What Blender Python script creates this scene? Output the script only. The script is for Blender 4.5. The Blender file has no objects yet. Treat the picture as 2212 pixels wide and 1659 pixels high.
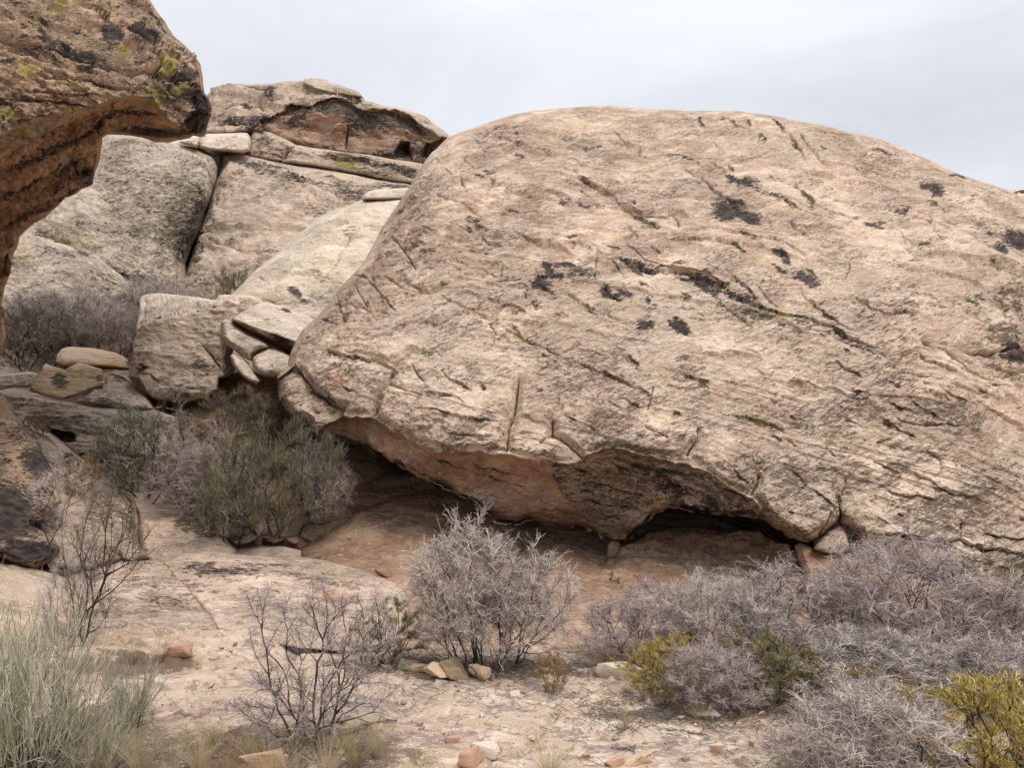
import bpy, math
import numpy as np
from mathutils import Vector

# ------------------------------------------------------------------ camera, sky, sun, exposure
scene = bpy.context.scene
col = scene.collection
FV = 1672.0                       # focal length in the units in which positions were measured (2212 wide)
CX, CY = 1106.0, 829.5
PITCH = math.atan((950.0 - CY) / FV)
CAMZ = 1.6
cam_data = bpy.data.cameras.new("camera")
cam_data.sensor_width = 36.0
cam_data.lens = 36.0 * FV / 2212.0
cam_data.clip_start = 0.1
cam_data.clip_end = 3000.0
cam = bpy.data.objects.new("camera", cam_data)
cam.location = (0, 0, CAMZ)
cam.rotation_euler = (math.radians(90) + PITCH, 0, 0)
col.objects.link(cam)
scene.camera = cam

SUN_EL, SUN_AZ = 52.0, 150.0      # azimuth measured from +Y (the view direction) clockwise
world = bpy.data.worlds.new("World")
scene.world = world
world.use_nodes = True
wn, wl = world.node_tree.nodes, world.node_tree.links
wn.clear()
w_out = wn.new("ShaderNodeOutputWorld")
w_bg = wn.new("ShaderNodeBackground")
w_sky = wn.new("ShaderNodeTexSky")
w_sky.sky_type = 'NISHITA'
w_sky.sun_disc = False
w_sky.sun_elevation = math.radians(SUN_EL)
w_sky.sun_rotation = math.radians(SUN_AZ)
w_sky.air_density = 1.0
w_sky.dust_density = 2.0
w_tc = wn.new("ShaderNodeTexCoord")
w_map = wn.new("ShaderNodeMapping")
w_map.inputs['Scale'].default_value = (1.0, 1.0, 2.6)
w_map.inputs['Location'].default_value = (0.35, 0.2, 0.1)
w_no = wn.new("ShaderNodeTexNoise")
w_no.inputs['Scale'].default_value = 2.1
w_no.inputs['Detail'].default_value = 5.0
w_no.inputs['Roughness'].default_value = 0.5
w_no.inputs['Distortion'].default_value = 0.3
w_rmp = wn.new("ShaderNodeValToRGB")
w_rmp.color_ramp.elements[0].position = 0.34
w_rmp.color_ramp.elements[0].color = (4.5, 4.67, 5.17, 1)
w_rmp.color_ramp.elements[1].position = 0.66
w_rmp.color_ramp.elements[1].color = (6.25, 6.38, 6.7, 1)
w_mix = wn.new("ShaderNodeMixRGB")
w_mix.inputs[0].default_value = 0.93          # share of the sky that the cloud sheet covers
wl.new(w_tc.outputs['Generated'], w_map.inputs['Vector'])
wl.new(w_map.outputs[0], w_no.inputs['Vector'])
wl.new(w_no.outputs[0], w_rmp.inputs[0])
wl.new(w_sky.outputs[0], w_mix.inputs[1])
w_sep = wn.new("ShaderNodeSeparateXYZ")
wl.new(w_tc.outputs['Generated'], w_sep.inputs[0])
w_zen = wn.new("ShaderNodeMapRange")          # an overcast sky is brightest overhead
w_zen.interpolation_type = 'SMOOTHSTEP'
w_zen.inputs[1].default_value = 0.42
w_zen.inputs[2].default_value = 0.95
w_zen.inputs[3].default_value = 1.0
w_zen.inputs[4].default_value = 2.4
wl.new(w_sep.outputs['Z'], w_zen.inputs[0])
w_mul = wn.new("ShaderNodeVectorMath")
w_mul.operation = 'SCALE'
wl.new(w_rmp.outputs[0], w_mul.inputs[0])
wl.new(w_zen.outputs[0], w_mul.inputs['Scale'])
wl.new(w_mul.outputs[0], w_mix.inputs[2])
wl.new(w_mix.outputs[0], w_bg.inputs['Color'])
w_bg.inputs['Strength'].default_value = 0.1
wl.new(w_bg.outputs[0], w_out.inputs['Surface'])

sun_d = bpy.data.lights.new("sun", 'SUN')
sun_d.energy = 1.5
sun_d.angle = math.radians(22)
sun_d.color = (1.0, 0.93, 0.83)
sun = bpy.data.objects.new("sun", sun_d)
az, el = math.radians(SUN_AZ), math.radians(SUN_EL)
to_sun = Vector((math.sin(az) * math.cos(el), math.cos(az) * math.cos(el), math.sin(el)))
sun.rotation_euler = to_sun.to_track_quat('Z', 'Y').to_euler()
sun.location = (6, -8, 14)
col.objects.link(sun)

scene.view_settings.view_transform = 'Standard'
scene.view_settings.look = 'None'
scene.view_settings.gamma = 1.0
scene.view_settings.exposure = 0.62
scene.cycles.use_denoising = True
scene.cycles.use_adaptive_sampling = False
scene.view_settings.use_curve_mapping = False

# ------------------------------------------------------------------ helpers: projection and noise
CP, SP = math.cos(PITCH), math.sin(PITCH)


def P(px, py, Y):
    """World point that stands at distance Y (metres ahead of the camera) where the photo shows (px, py)."""
    px, py, Y = np.asarray(px, float), np.asarray(py, float), np.asarray(Y, float)
    dx = (px - CX) / FV
    dy = (CY - py) / FV
    k = Y / (CP - dy * SP)
    return np.stack(np.broadcast_arrays(dx * k, Y, CAMZ + (SP + dy * CP) * k), -1)


def _hash(ix, iy, iz, seed):
    h = (ix * 374761393 + iy * 668265263 + iz * 2147483647 + seed * 1274126177) & 0xFFFFFFFF
    h = ((h ^ (h >> 13)) * 1274126177) & 0xFFFFFFFF
    h = ((h ^ (h >> 16)) * 2246822519) & 0xFFFFFFFF
    return h ^ (h >> 15)


def perlin(p, seed=0):
    """Gradient noise, about -0.7..0.7, at points p (N,3)."""
    p = np.asarray(p, float)
    i = np.floor(p).astype(np.int64)
    f = p - i
    u = f * f * f * (f * (f * 6 - 15) + 10)
    out = np.zeros(len(p))
    for dx in (0, 1):
        wx = u[:, 0] if dx else 1 - u[:, 0]
        for dy in (0, 1):
            wy = wx * (u[:, 1] if dy else 1 - u[:, 1])
            for dz in (0, 1):
                w = wy * (u[:, 2] if dz else 1 - u[:, 2])
                h = _hash(i[:, 0] + dx, i[:, 1] + dy, i[:, 2] + dz, seed)
                gx = ((h & 1023) / 511.5 - 1)
                gy = (((h >> 10) & 1023) / 511.5 - 1)
                gz = (((h >> 20) & 1023) / 511.5 - 1)
                out += w * (gx * (f[:, 0] - dx) + gy * (f[:, 1] - dy) + gz * (f[:, 2] - dz))
    return out


def fbm(p, octaves=4, gain=0.5, seed=0):
    p = np.asarray(p, float)
    out = np.zeros(len(p))
    a = 1.0
    for k in range(octaves):
        out += a * perlin(p * (2.03 ** k) + 17.3 * k, seed + k * 31)
        a *= gain
    return out


def sstep(a, b, x):
    t = np.clip((x - a) / (b - a), 0, 1)
    return t * t * (3 - 2 * t)


def frame(beta, dip=0.5):
    """Three axes: along the bedding (falling to the right by beta degrees), across it, and out of it."""
    b = math.radians(beta)
    a = np.array([math.cos(b), 0.0, -math.sin(b)])
    v = np.array([math.sin(b), dip, math.cos(b)])
    v /= np.linalg.norm(v)
    n = np.cross(a, v)
    return a, v, n / np.linalg.norm(n)


def rbf(ctrl, qx, qy):
    """Thin-plate surface through the control points (x, y, value)."""
    c = np.asarray(ctrl, float)
    s = 300.0
    cx, cy = c[:, 0] / s, c[:, 1] / s
    n = len(c)
    def ker(r2):
        return np.where(r2 > 1e-12, 0.5 * r2 * np.log(np.maximum(r2, 1e-12)), 0.0)
    K = ker((cx[:, None] - cx) ** 2 + (cy[:, None] - cy) ** 2) + np.eye(n) * 2e-3
    Pm = np.stack([np.ones(n), cx, cy], 1)
    A = np.zeros((n + 3, n + 3))
    A[:n, :n] = K; A[:n, n:] = Pm; A[n:, :n] = Pm.T
    w = np.linalg.lstsq(A, np.concatenate([c[:, 2], np.zeros(3)]), rcond=None)[0]
    X, Y = np.asarray(qx, float) / s, np.asarray(qy, float) / s
    out = w[n] + w[n + 1] * X + w[n + 2] * Y
    for k in range(n):
        out = out + w[k] * ker((X - cx[k]) ** 2 + (Y - cy[k]) ** 2)
    return out


def inside(poly, X, Y):
    poly = np.asarray(poly, float)
    res = np.zeros(X.shape, bool)
    x0, y0 = poly[-1]
    for x1, y1 in poly:
        if y0 != y1:
            c = ((y0 > Y) != (y1 > Y)) & (X < (x1 - x0) * (Y - y0) / (y1 - y0) + x0)
            res ^= c
        x0, y0 = x1, y1
    return res


def seg_dist(poly, X, Y, closed=True, reach=None):
    """Distance to a polyline, its nearest point, and the signed side of the nearest segment."""
    poly = np.asarray(poly, float)
    D = np.full(X.shape, 1e9)
    NX, NY = X.copy(), Y.copy()
    S = np.zeros(X.shape)
    T = np.zeros(X.shape)
    pts = np.concatenate([poly, poly[:1]]) if closed else poly
    L = np.concatenate([[0], np.cumsum(np.hypot(*np.diff(pts, axis=0).T))])
    for k in range(len(pts) - 1):
        (x0, y0), (x1, y1) = pts[k], pts[k + 1]
        ex, ey = x1 - x0, y1 - y0
        l2 = ex * ex + ey * ey
        if l2 < 1e-9:
            continue
        t = np.clip(((X - x0) * ex + (Y - y0) * ey) / l2, 0, 1)
        qx, qy = x0 + t * ex, y0 + t * ey
        d = np.hypot(X - qx, Y - qy)
        m = d < D
        D = np.where(m, d, D)
        NX = np.where(m, qx, NX); NY = np.where(m, qy, NY)
        S = np.where(m, np.sign((X - x0) * ey - (Y - y0) * ex), S)
        T = np.where(m, (L[k] + t * math.sqrt(l2)) / L[-1], T)
    return D, NX, NY, S, T


def roughen(poly, amp, rng, step=9.0):
    """Adds a broken natural edge to an outline (amp in measuring units)."""
    poly = np.asarray(poly, float)
    out = []
    n = len(poly)
    tot = 0.0
    for k in range(n):
        a, b = poly[k], poly[(k + 1) % n]
        L = np.hypot(*(b - a))
        m = max(1, int(L / step))
        nrm = np.array([-(b - a)[1], (b - a)[0]]) / max(L, 1e-6)
        for j in range(m):
            t = j / m
            s = tot + t * L
            w = perlin(np.array([[s / 34.0, 3.1, 0.7]]), 5)[0] * 1.2 + perlin(np.array([[s / 13.0, 1.1, 7.7]]), 9)[0] * 0.8
            out.append(a + (b - a) * t + nrm * w * amp)
        tot += L
    return np.array(out)


def curve_pts(pts, jitter, seed, step=7.0):
    """Subdivides a crack line and makes it wander."""
    pts = np.asarray(pts, float)
    out = [pts[0]]
    tot = seed * 13.7
    for a, b in zip(pts[:-1], pts[1:]):
        L = np.hypot(*(b - a))
        m = max(1, int(L / step))
        nrm = np.array([-(b - a)[1], (b - a)[0]]) / max(L, 1e-6)
        for j in range(1, m + 1):
            t = j / m
            s = tot + t * L
            w = perlin(np.array([[s / 23.0, seed * 1.3, 0.2]]), 3)[0] * 1.3 + 0.7 * perlin(np.array([[s / 9.0, seed * 1.3, 4.2]]), 4)[0]
            out.append(a + (b - a) * t + nrm * w * jitter * (1 if j < m else 0.3))
        tot += L
    return np.array(out)


# ------------------------------------------------------------------ helpers: objects
def tag(o, label=None, cat=None, group=None, kind=None):
    if label: o['label'] = label
    if cat: o['category'] = cat
    if group: o['group'] = group
    if kind: o['kind'] = kind
    return o


def mesh_from(name, V, F, mat, smooth=True, attrs=None):
    """F is an (M,3) or (M,4) array or a list of such arrays."""
    me = bpy.data.meshes.new(name)
    Fs = F if isinstance(F, list) else [F]
    Fs = [np.asarray(f, np.int32) for f in Fs if len(f)]
    V = np.asarray(V, np.float32)
    me.vertices.add(len(V))
    me.vertices.foreach_set("co", V.ravel())
    loops = np.concatenate([f.ravel() for f in Fs])
    counts = np.concatenate([np.full(len(f), f.shape[1], np.int32) for f in Fs])
    me.loops.add(len(loops))
    me.loops.foreach_set("vertex_index", loops)
    me.polygons.add(len(counts))
    me.polygons.foreach_set("loop_start", np.concatenate([[0], np.cumsum(counts)[:-1]]).astype(np.int32))
    me.polygons.foreach_set("use_smooth", np.full(len(counts), smooth))
    for k, a in (attrs or {}).items():
        at = me.attributes.new(k, 'FLOAT', 'POINT')
        at.data.foreach_set("value", np.asarray(a, np.float32))
    me.update(calc_edges=True)
    me.materials.append(mat)
    return me


def obj(name, me, parent=None, loc=(0, 0, 0)):
    o = bpy.data.objects.new(name, me)
    o.location = loc
    col.objects.link(o)
    if parent: o.parent = parent
    return o


# ------------------------------------------------------------------ helpers: materials
class NT:
    def __init__(self, name):
        self.m = bpy.data.materials.new(name)
        self.m.use_nodes = True
        self.t = self.m.node_tree
        self.n, self.l = self.t.nodes, self.t.links
        self.bsdf = self.n['Principled BSDF']
        self.bsdf.inputs['Specular IOR Level'].default_value = 0.15
        self.bsdf.inputs['Roughness'].default_value = 0.95
        self.tc = self.n.new("ShaderNodeTexCoord").outputs['Object']

    def put(self, v, s):
        if isinstance(v, (int, float)): s.default_value = v
        elif isinstance(v, tuple): s.default_value = v if len(v) == len(s.default_value) else (*v, 1)
        else: self.l.new(v, s)

    def mapping(self, rot=(0, 0, 0), scale=(1, 1, 1), loc=(0, 0, 0), order=None):
        a = self.n.new("ShaderNodeMapping")
        a.inputs['Rotation'].default_value = rot
        b = self.n.new("ShaderNodeMapping")
        b.inputs['Scale'].default_value = scale
        b.inputs['Location'].default_value = loc
        self.l.new(self.tc, a.inputs['Vector'])
        self.l.new(a.outputs[0], b.inputs['Vector'])
        return b.outputs[0]

    def noise(self, vec, scale, detail=3.0, rough=0.5, dist=0.0):
        a = self.n.new("ShaderNodeTexNoise")
        a.inputs['Scale'].default_value = scale
        a.inputs['Detail'].default_value = detail
        a.inputs['Roughness'].default_value = rough
        a.inputs['Distortion'].default_value = dist
        self.l.new(vec, a.inputs['Vector'])
        return a.outputs[0]

    def ramp(self, v, lo, hi, a=0.0, b=1.0):
        m = self.n.new("ShaderNodeMapRange")
        m.interpolation_type = 'SMOOTHSTEP'
        self.put(v, m.inputs[0])
        self.put(lo, m.inputs[1]); self.put(hi, m.inputs[2])
        self.put(a, m.inputs[3]); self.put(b, m.inputs[4])
        return m.outputs[0]

    def math(self, op, a, b=0.0, c=0.0):
        m = self.n.new("ShaderNodeMath")
        m.operation = op
        self.put(a, m.inputs[0]); self.put(b, m.inputs[1])
        if op == 'MULTIPLY_ADD': self.put(c, m.inputs[2])
        return m.outputs[0]

    def mix(self, f, a, b, blend='MIX'):
        m = self.n.new("ShaderNodeMixRGB")
        m.blend_type = blend
        self.put(f, m.inputs[0]); self.put(a, m.inputs[1]); self.put(b, m.inputs[2])
        return m.outputs[0]

    def attr(self, name):
        a = self.n.new("ShaderNodeAttribute")
        a.attribute_name = name
        return a.outputs['Fac']

    def bump(self, h, strength, dist, prev=None):
        b = self.n.new("ShaderNodeBump")
        b.inputs['Strength'].default_value = strength
        b.inputs['Distance'].default_value = dist
        self.l.new(h, b.inputs['Height'])
        if prev is not None: self.l.new(prev, b.inputs['Normal'])
        return b.outputs[0]


def rock_mat(name, a, b, c, speck=(0.12, 0.09, 0.07), amount=0.5, beta=20.0, aniso=3.0, fine=1.0,
             under=(0.34, 0.19, 0.11), grain=0.06, bump=1.0, gold=0.12):
    """Weathered sandstone: a/b broad tints, c pale skin, dark lichen flecks stretched along the bedding."""
    t = NT(name)
    rot = (0.25, math.radians(beta), 0)
    iso = t.mapping()
    st = t.mapping(rot, (1.0, aniso * 0.6, aniso))
    st2 = t.mapping(rot, (1.0, aniso * 0.45, aniso * 0.7), (3, 1, 7))
    big = t.math('ADD', t.noise(iso, 0.55, 4, 0.6), t.attr("tint"))
    colr = t.mix(t.ramp(big, 0.38, 0.62), a, b)
    colr = t.mix(t.ramp(big, 0.56, 0.80, 0, 0.7), colr, c)
    mid = t.noise(st2, 2.6 * fine, 6, 0.62, 0.4)
    colr = t.mix(t.ramp(mid, 0.42, 0.66, 0, 0.85), colr, c)
    mid2 = t.noise(st2, 5.5 * fine, 5, 0.6, 0.6)
    colr = t.mix(t.ramp(mid2, 0.53, 0.72, 0, 0.75), colr, tuple(0.62 * x for x in a))
    gp = t.noise(iso, 1.3, 4, 0.6)
    colr = t.mix(t.ramp(gp, 0.60, 0.74, 0, gold * 4), colr, (c[0] * 0.95, c[1] * 0.84, c[2] * 0.55))
    # flecks of dark lichen, thick in some places and thin in others
    low = t.noise(st2, 1.1 * fine, 4, 0.6, 0.3)
    dens = t.math('ADD', t.math('MULTIPLY_ADD', t.ramp(low, 0.38, 0.66), 1.5, -0.75), t.attr("speck"))
    calm = t.ramp(t.noise(iso, 0.9 * fine, 3, 0.55), 0.36, 0.62)
    f1 = t.noise(st, 7.5 * fine, 6, 0.63, 0.8)
    f2 = t.noise(st, 22.0 * fine, 3, 0.6, 0.5)
    ff = t.math('ADD', t.math('MULTIPLY', f1, 0.72), t.math('MULTIPLY', f2, 0.28))
    th = t.math('MULTIPLY_ADD', dens, -0.085, 0.562)
    fl = t.ramp(ff, th, t.math('ADD', th, 0.055))
    colr = t.mix(t.math('MULTIPLY', fl, amount), colr, speck)
    # pale flecks
    pf = t.noise(st, 15.0 * fine, 4, 0.6, 0.4)
    colr = t.mix(t.ramp(pf, 0.55, 0.68, 0, 0.75), colr, tuple(min(0.8, 1.18 * x) for x in c))
    # sheltered, freshly broken rock
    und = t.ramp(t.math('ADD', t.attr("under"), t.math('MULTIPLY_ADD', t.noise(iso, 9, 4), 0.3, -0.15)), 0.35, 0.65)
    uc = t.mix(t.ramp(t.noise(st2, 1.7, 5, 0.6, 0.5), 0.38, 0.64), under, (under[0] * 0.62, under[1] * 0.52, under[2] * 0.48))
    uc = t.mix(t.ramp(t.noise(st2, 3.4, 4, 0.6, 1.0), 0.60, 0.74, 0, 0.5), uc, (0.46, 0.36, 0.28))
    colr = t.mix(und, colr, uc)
    # white mineral streaks
    wh = t.ramp(t.math('ADD', t.attr("white"), t.math('MULTIPLY_ADD', t.noise(st, 5, 5, 0.65), 1.2, -0.6)), 0.4, 0.75)
    colr = t.mix(wh, colr, (0.55, 0.49, 0.46))
    # olive and grey lichen crust, also the dark bands along the ledge seams
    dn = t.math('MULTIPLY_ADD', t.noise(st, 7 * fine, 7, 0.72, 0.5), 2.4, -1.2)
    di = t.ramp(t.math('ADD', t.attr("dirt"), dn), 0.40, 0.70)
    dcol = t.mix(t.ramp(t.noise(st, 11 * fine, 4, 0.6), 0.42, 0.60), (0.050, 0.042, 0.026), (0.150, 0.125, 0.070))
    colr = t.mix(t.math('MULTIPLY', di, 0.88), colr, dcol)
    # rust
    ru = t.ramp(t.math('ADD', t.attr("rust"), t.math('MULTIPLY_ADD', t.noise(iso, 12, 5, 0.65), 1.4, -0.7)), 0.4, 0.8)
    colr = t.mix(t.math('MULTIPLY', ru, 0.6), colr, (0.36, 0.15, 0.08))
    # desert varnish
    vn = t.math('MULTIPLY_ADD', t.noise(st, 8.5 * fine, 9, 0.74, 1.1), 3.9, -1.95)
    vs = t.math('ADD', t.attr("varnish"), vn)
    vh = t.ramp(vs, 0.20, 0.62)
    colr = t.mix(t.math('MULTIPLY', vh, 0.55), colr, (0.17, 0.115, 0.085))
    va = t.ramp(vs, 0.48, 0.60)
    colr = t.mix(t.math('MULTIPLY', va, 0.93), colr, t.mix(t.ramp(t.noise(st2, 9, 4, 0.6), 0.35, 0.65), (0.024, 0.023, 0.027), (0.095, 0.075, 0.066)))
    # yellow lichen
    ln = t.math('MULTIPLY_ADD', t.noise(iso, 11.0, 6, 0.72, 0.6), 2.0, -1.0)
    li = t.ramp(t.math('ADD', t.attr("lichen"), ln), 0.42, 0.62)
    colr = t.mix(t.math('MULTIPLY', li, 0.85), colr, t.mix(t.noise(iso, 25, 3), (0.22, 0.185, 0.05), (0.46, 0.38, 0.12)))
    # grain
    g = t.noise(iso, 60.0, 3, 0.6)
    colr = t.mix(1.0, colr, t.mix(t.ramp(g, 0.25, 0.75), (1 - grain * 1.6,) * 3, (1 + grain,) * 3), 'MULTIPLY')
    t.l.new(colr, t.bsdf.inputs['Base Color'])
    nrm = t.bump(t.math('MULTIPLY', f1, t.math('MULTIPLY_ADD', calm, 0.75, 0.25)), 1.0 * bump, 0.085 / fine)
    nrm = t.bump(t.math('MULTIPLY', f2, t.math('MULTIPLY_ADD', low, 1.4, -0.2)), 1.0 * bump, 0.034 / fine, nrm)
    nrm = t.bump(g, 0.35 * bump, 0.004, nrm)
    t.l.new(nrm, t.bsdf.inputs['Normal'])
    return t.m


def plant_mat(name, a, b, rough=0.85):
    t = NT(name)
    t.bsdf.inputs['Roughness'].default_value = rough
    v = t.math('ADD', t.attr("tone"), t.math('MULTIPLY_ADD', t.noise(t.tc, 9.0, 2), 0.6, -0.3))
    t.l.new(t.mix(t.ramp(v, 0.1, 0.9), a, b), t.bsdf.inputs['Base Color'])
    return t.m


# ------------------------------------------------------------------ rock builder
def broken(blots, seed):
    """Breaks each stain into a ragged cluster of smaller ones."""
    rg = np.random.default_rng(seed)
    out = []
    for x, y, rx, ry, an, w in blots:
        c, s_ = math.cos(math.radians(an)), math.sin(math.radians(an))
        for k in range(5 if rx > 14 else 2):
            u, v = rg.normal() * 0.55 * rx, rg.normal() * 0.45 * ry
            f = rg.uniform(0.30, 0.75)
            out.append((x + u * c - v * s_, y + u * s_ + v * c, rx * f, ry * f * rg.uniform(0.7, 1.3), an + rg.normal() * 14, w * rg.uniform(0.7, 1.05)))
    return out


def blotch(X, Y, blots):
    """Union of soft ellipses (x, y, rx, ry, angle, weight): 1 in the middle, 0 outside."""
    out = np.zeros(X.shape)
    for x, y, rx, ry, an, w in blots:
        c, s = math.cos(math.radians(an)), math.sin(math.radians(an))
        m = (np.abs(X - x) < (rx + ry) * 1.6) & (np.abs(Y - y) < (rx + ry) * 1.6)
        if not m.any(): continue
        dx, dy = X[m] - x, Y[m] - y
        r = np.hypot((dx * c + dy * s) / rx, (-dx * s + dy * c) / ry)
        out[m] = np.maximum(out[m], w * np.clip(1.5 - r, 0, 1))
    return out


def rock(name, outline, ctrl, mat, label, cat="boulder", s=3.0, rough=1.5, rnd=(40, 0.5), back=1.5, zones=(), cracks=(),
         ledges=(), relief=0.03, flake=0.02, flake_f=2.2, beta=15.0, dip=0.5, stretch=(1.6, 0.45), blots=None, amask=None,
         facets=None, seed=1, group=None, lump=0.06, floor=None, boost=(), crust=0.0, pillow=0.3, pits=0, anchor=None):
    """A closed rock: its visible face follows measured points, the sides turn away and a back closes it.
    ctrl: list of (x, y, distance); facets: list of such lists, the farthest plane wins (a split block)."""
    rng = np.random.default_rng(seed)
    out = roughen(outline, rough, rng) if rough > 0 else np.asarray(outline, float)
    x0, y0 = out.min(0) - s * 1.5
    x1, y1 = out.max(0) + s * 1.5
    gx = np.arange(x0, x1 + s, s)
    gy = np.arange(y0, y1 + s, s)
    X, Y = np.meshgrid(gx, gy)
    H, W = X.shape
    cin = inside(out, X[:-1, :-1] + s / 2, Y[:-1, :-1] + s / 2)
    use = np.zeros((H, W), bool); full = np.ones((H, W), bool)
    for dy in (0, 1):
        for dx in (0, 1):
            v = use[dy:H - 1 + dy, dx:W - 1 + dx]; v |= cin
    pad = np.zeros((H + 1, W + 1), bool); pad[1:-1, 1:-1] = cin
    full = pad[:-1, :-1] & pad[1:, :-1] & pad[:-1, 1:] & pad[1:, 1:]
    rim = use & ~full
    d, nx, ny, _, _ = seg_dist(out, X[rim], Y[rim])
    X[rim], Y[rim] = nx, ny
    ux, uy = X[use], Y[use]
    # distance to the outline, only as far as it is needed
    R = rnd[0]
    D = np.full(len(ux), 1e9)
    pts = np.concatenate([out, out[:1]])
    for k in range(len(pts) - 1):
        (ax, ay), (bx, by) = pts[k], pts[k + 1]
        m = (ux > min(ax, bx) - R) & (ux < max(ax, bx) + R) & (uy > min(ay, by) - R) & (uy < max(ay, by) + R)
        if not m.any(): continue
        ex, ey = bx - ax, by - ay
        l2 = ex * ex + ey * ey
        if l2 < 1e-9: continue
        tt = np.clip(((ux[m] - ax) * ex + (uy[m] - ay) * ey) / l2, 0, 1)
        D[m] = np.minimum(D[m], np.hypot(ux[m] - ax - tt * ex, uy[m] - ay - tt * ey))
    D = np.where(rim[use], 0, D)
    t = np.clip(D / R, 0, 1)
    if facets:
        dep = None
        for f in facets:
            q = rbf(f, ux, uy)
            dep = q if dep is None else np.where(np.abs(q - dep) < 0.08, np.maximum(q, dep) + (0.08 - np.abs(q - dep)) ** 2 / 0.32, np.maximum(q, dep))
    else:
        dep = rbf(ctrl, ux, uy)
    dep = dep + rnd[1] * (1 - np.sqrt(np.clip(1 - (1 - t) ** 2, 0, 1)))
    dep0 = dep.copy()
    A = {k: np.zeros(len(ux)) for k in ("varnish", "lichen", "dirt", "under", "white", "speck", "rust", "tint")}
    for z in zones:                                   # parts of the face that are set back (or proud)
        zp = np.asarray(z['poly'], float)
        m = inside(zp, ux, uy)
        if not m.any(): continue
        edge = np.asarray(z.get('edge', np.concatenate([zp, zp[:1]])), float)
        dd = seg_dist(edge, ux[m], uy[m], closed=False)[0]
        dep[m] += z['off'] * sstep(0, z.get('soft', 5.0), dd) + z.get('slope', 0.0) * np.minimum(dd, z.get('max', 1e9))
        if z.get('clear'):
            A[z['clear']][m] *= 1 - sstep(0, z.get('fade', 3.0), dd)
        if z.get('attr'):
            A[z['attr']][m] = np.maximum(A[z['attr']][m], z.get('w', 1.0) * sstep(0, z.get('fade', 3.0), dd))
    # position and normal of the smooth face
    B = P(ux, uy, dep)
    idx = np.full((H, W), -1, np.int64); idx[use] = np.arange(len(ux))
    GX = np.zeros((H, W)); GX[use] = dep0
    # relief along a direction between the view ray and the surface normal
    pad_d = GX.copy()
    pad_d[~use] = np.nan
    def diff(axis):
        f = np.full((H, W), np.nan); b = np.full((H, W), np.nan)
        if axis == 1:
            f[:, :-1] = pad_d[:, 1:] - pad_d[:, :-1]; b[:, 1:] = f[:, :-1]
        else:
            f[:-1] = pad_d[1:] - pad_d[:-1]; b[1:] = f[:-1]
        with np.errstate(all='ignore'):
            m = np.where(np.isnan(f), b, np.where(np.isnan(b), f, 0.5 * (f + b)))
        return np.nan_to_num(m)[use] / s
    dgx = np.clip(diff(1) * FV / dep, -2.5, 2.5)      # dY per metre sideways
    dgy = np.clip(diff(0) * FV / dep, -2.5, 2.5)      # dY per metre downward
    Nn = np.stack([dgx, -np.ones(len(ux)), -dgy], -1)
    ray = B - np.array([0, 0, CAMZ])
    Nn /= np.linalg.norm(Nn, axis=1)[:, None]
    toward = -ray / np.linalg.norm(ray, axis=1)[:, None]
    wE = sstep(4, 60, D)[:, None] if R >= 60 else sstep(0.1 * R, R, D)[:, None]
    Nn = toward + (Nn - toward) * wE
    Nn /= np.linalg.norm(Nn, axis=1)[:, None]
    a, v, n = frame(beta, dip)
    q = np.stack([B @ a, B @ v, B @ n], -1)
    An = np.stack([q[:, 0] / stretch[0], q[:, 1] / stretch[1], q[:, 2] / stretch[1]], -1)
    h = lump * fbm(B / 1.1, 3, 0.5, seed) + relief * fbm(An * 1.0, 5, 0.55, seed + 3) + relief * 0.8 * fbm(An * 5.0, 5, 0.66, seed + 5)
    if flake > 0:
        for kk, (ff, am) in enumerate(((flake_f, 1.0), (flake_f * 2.7, 0.55), (flake_f * 6.1, 0.3))):
            lay = q[:, 1] * ff + 0.9 * fbm(An * 0.9, 4, 0.55, seed + 11 + kk)
            fr = lay - np.floor(lay)
            hv = (_hash(np.floor(lay).astype(np.int64), np.zeros(len(lay), np.int64), np.zeros(len(lay), np.int64), seed + kk) & 1023) / 1023.0
            mk = sstep(-0.05, 0.25, fbm(An * 0.8 + 9.1, 3, 0.5, seed + 17 + kk))
            h += flake * am * (0.3 + hv) * mk * (1 - fr) ** 1.6 * sstep(0, 0.04, fr)
    for bp, fac in boost:                             # stretches where the bedding stands out more
        m = inside(bp, ux, uy)
        if m.any():
            dd = seg_dist(bp, ux[m], uy[m])[0]
            h[m] *= 1 + (fac - 1) * sstep(0, 14, dd)
    if pits:
        k = rng.integers(0, len(ux), pits)
        for x_, y_, r_, e_ in zip(ux[k], uy[k], rng.uniform(1.6, 4.2, pits), rng.uniform(0.015, 0.05, pits)):
            m = (np.abs(ux - x_) < 14) & (np.abs(uy - y_) < 9)
            h[m] -= e_ * np.exp(-(((ux[m] - x_) / (1.7 * r_)) ** 2 + ((uy[m] - y_) / r_) ** 2))
    for k, c in enumerate(cracks):                    # (points, half width, depth)
        cp = curve_pts(c[0], c[3] if len(c) > 3 else 3.0, seed * 7 + k)
        w = 0.72 * c[1]
        w4 = 12 * w
        m = (ux > cp[:, 0].min() - w4) & (ux < cp[:, 0].max() + w4) & (uy > cp[:, 1].min() - w4) & (uy < cp[:, 1].max() + w4)
        if not m.any(): continue
        dd, _, _, _, T = seg_dist(cp, ux[m], uy[m], closed=False)
        tap = sstep(-0.03, 0.07, T) * sstep(-0.03, 0.07, 1 - T)
        tap = tap * (0.65 + 0.7 * (0.5 + perlin(np.stack([T * 9 + k, T * 0 + seed, T * 0], -1), 8)))
        h[m] -= 1.2 * c[2] * tap * np.exp(-(dd / (0.5 + w * (0.12 + 0.32 * tap))) ** 2) + pillow * c[2] * tap * np.exp(-(dd / (w * 4.5)) ** 1.3)
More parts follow.
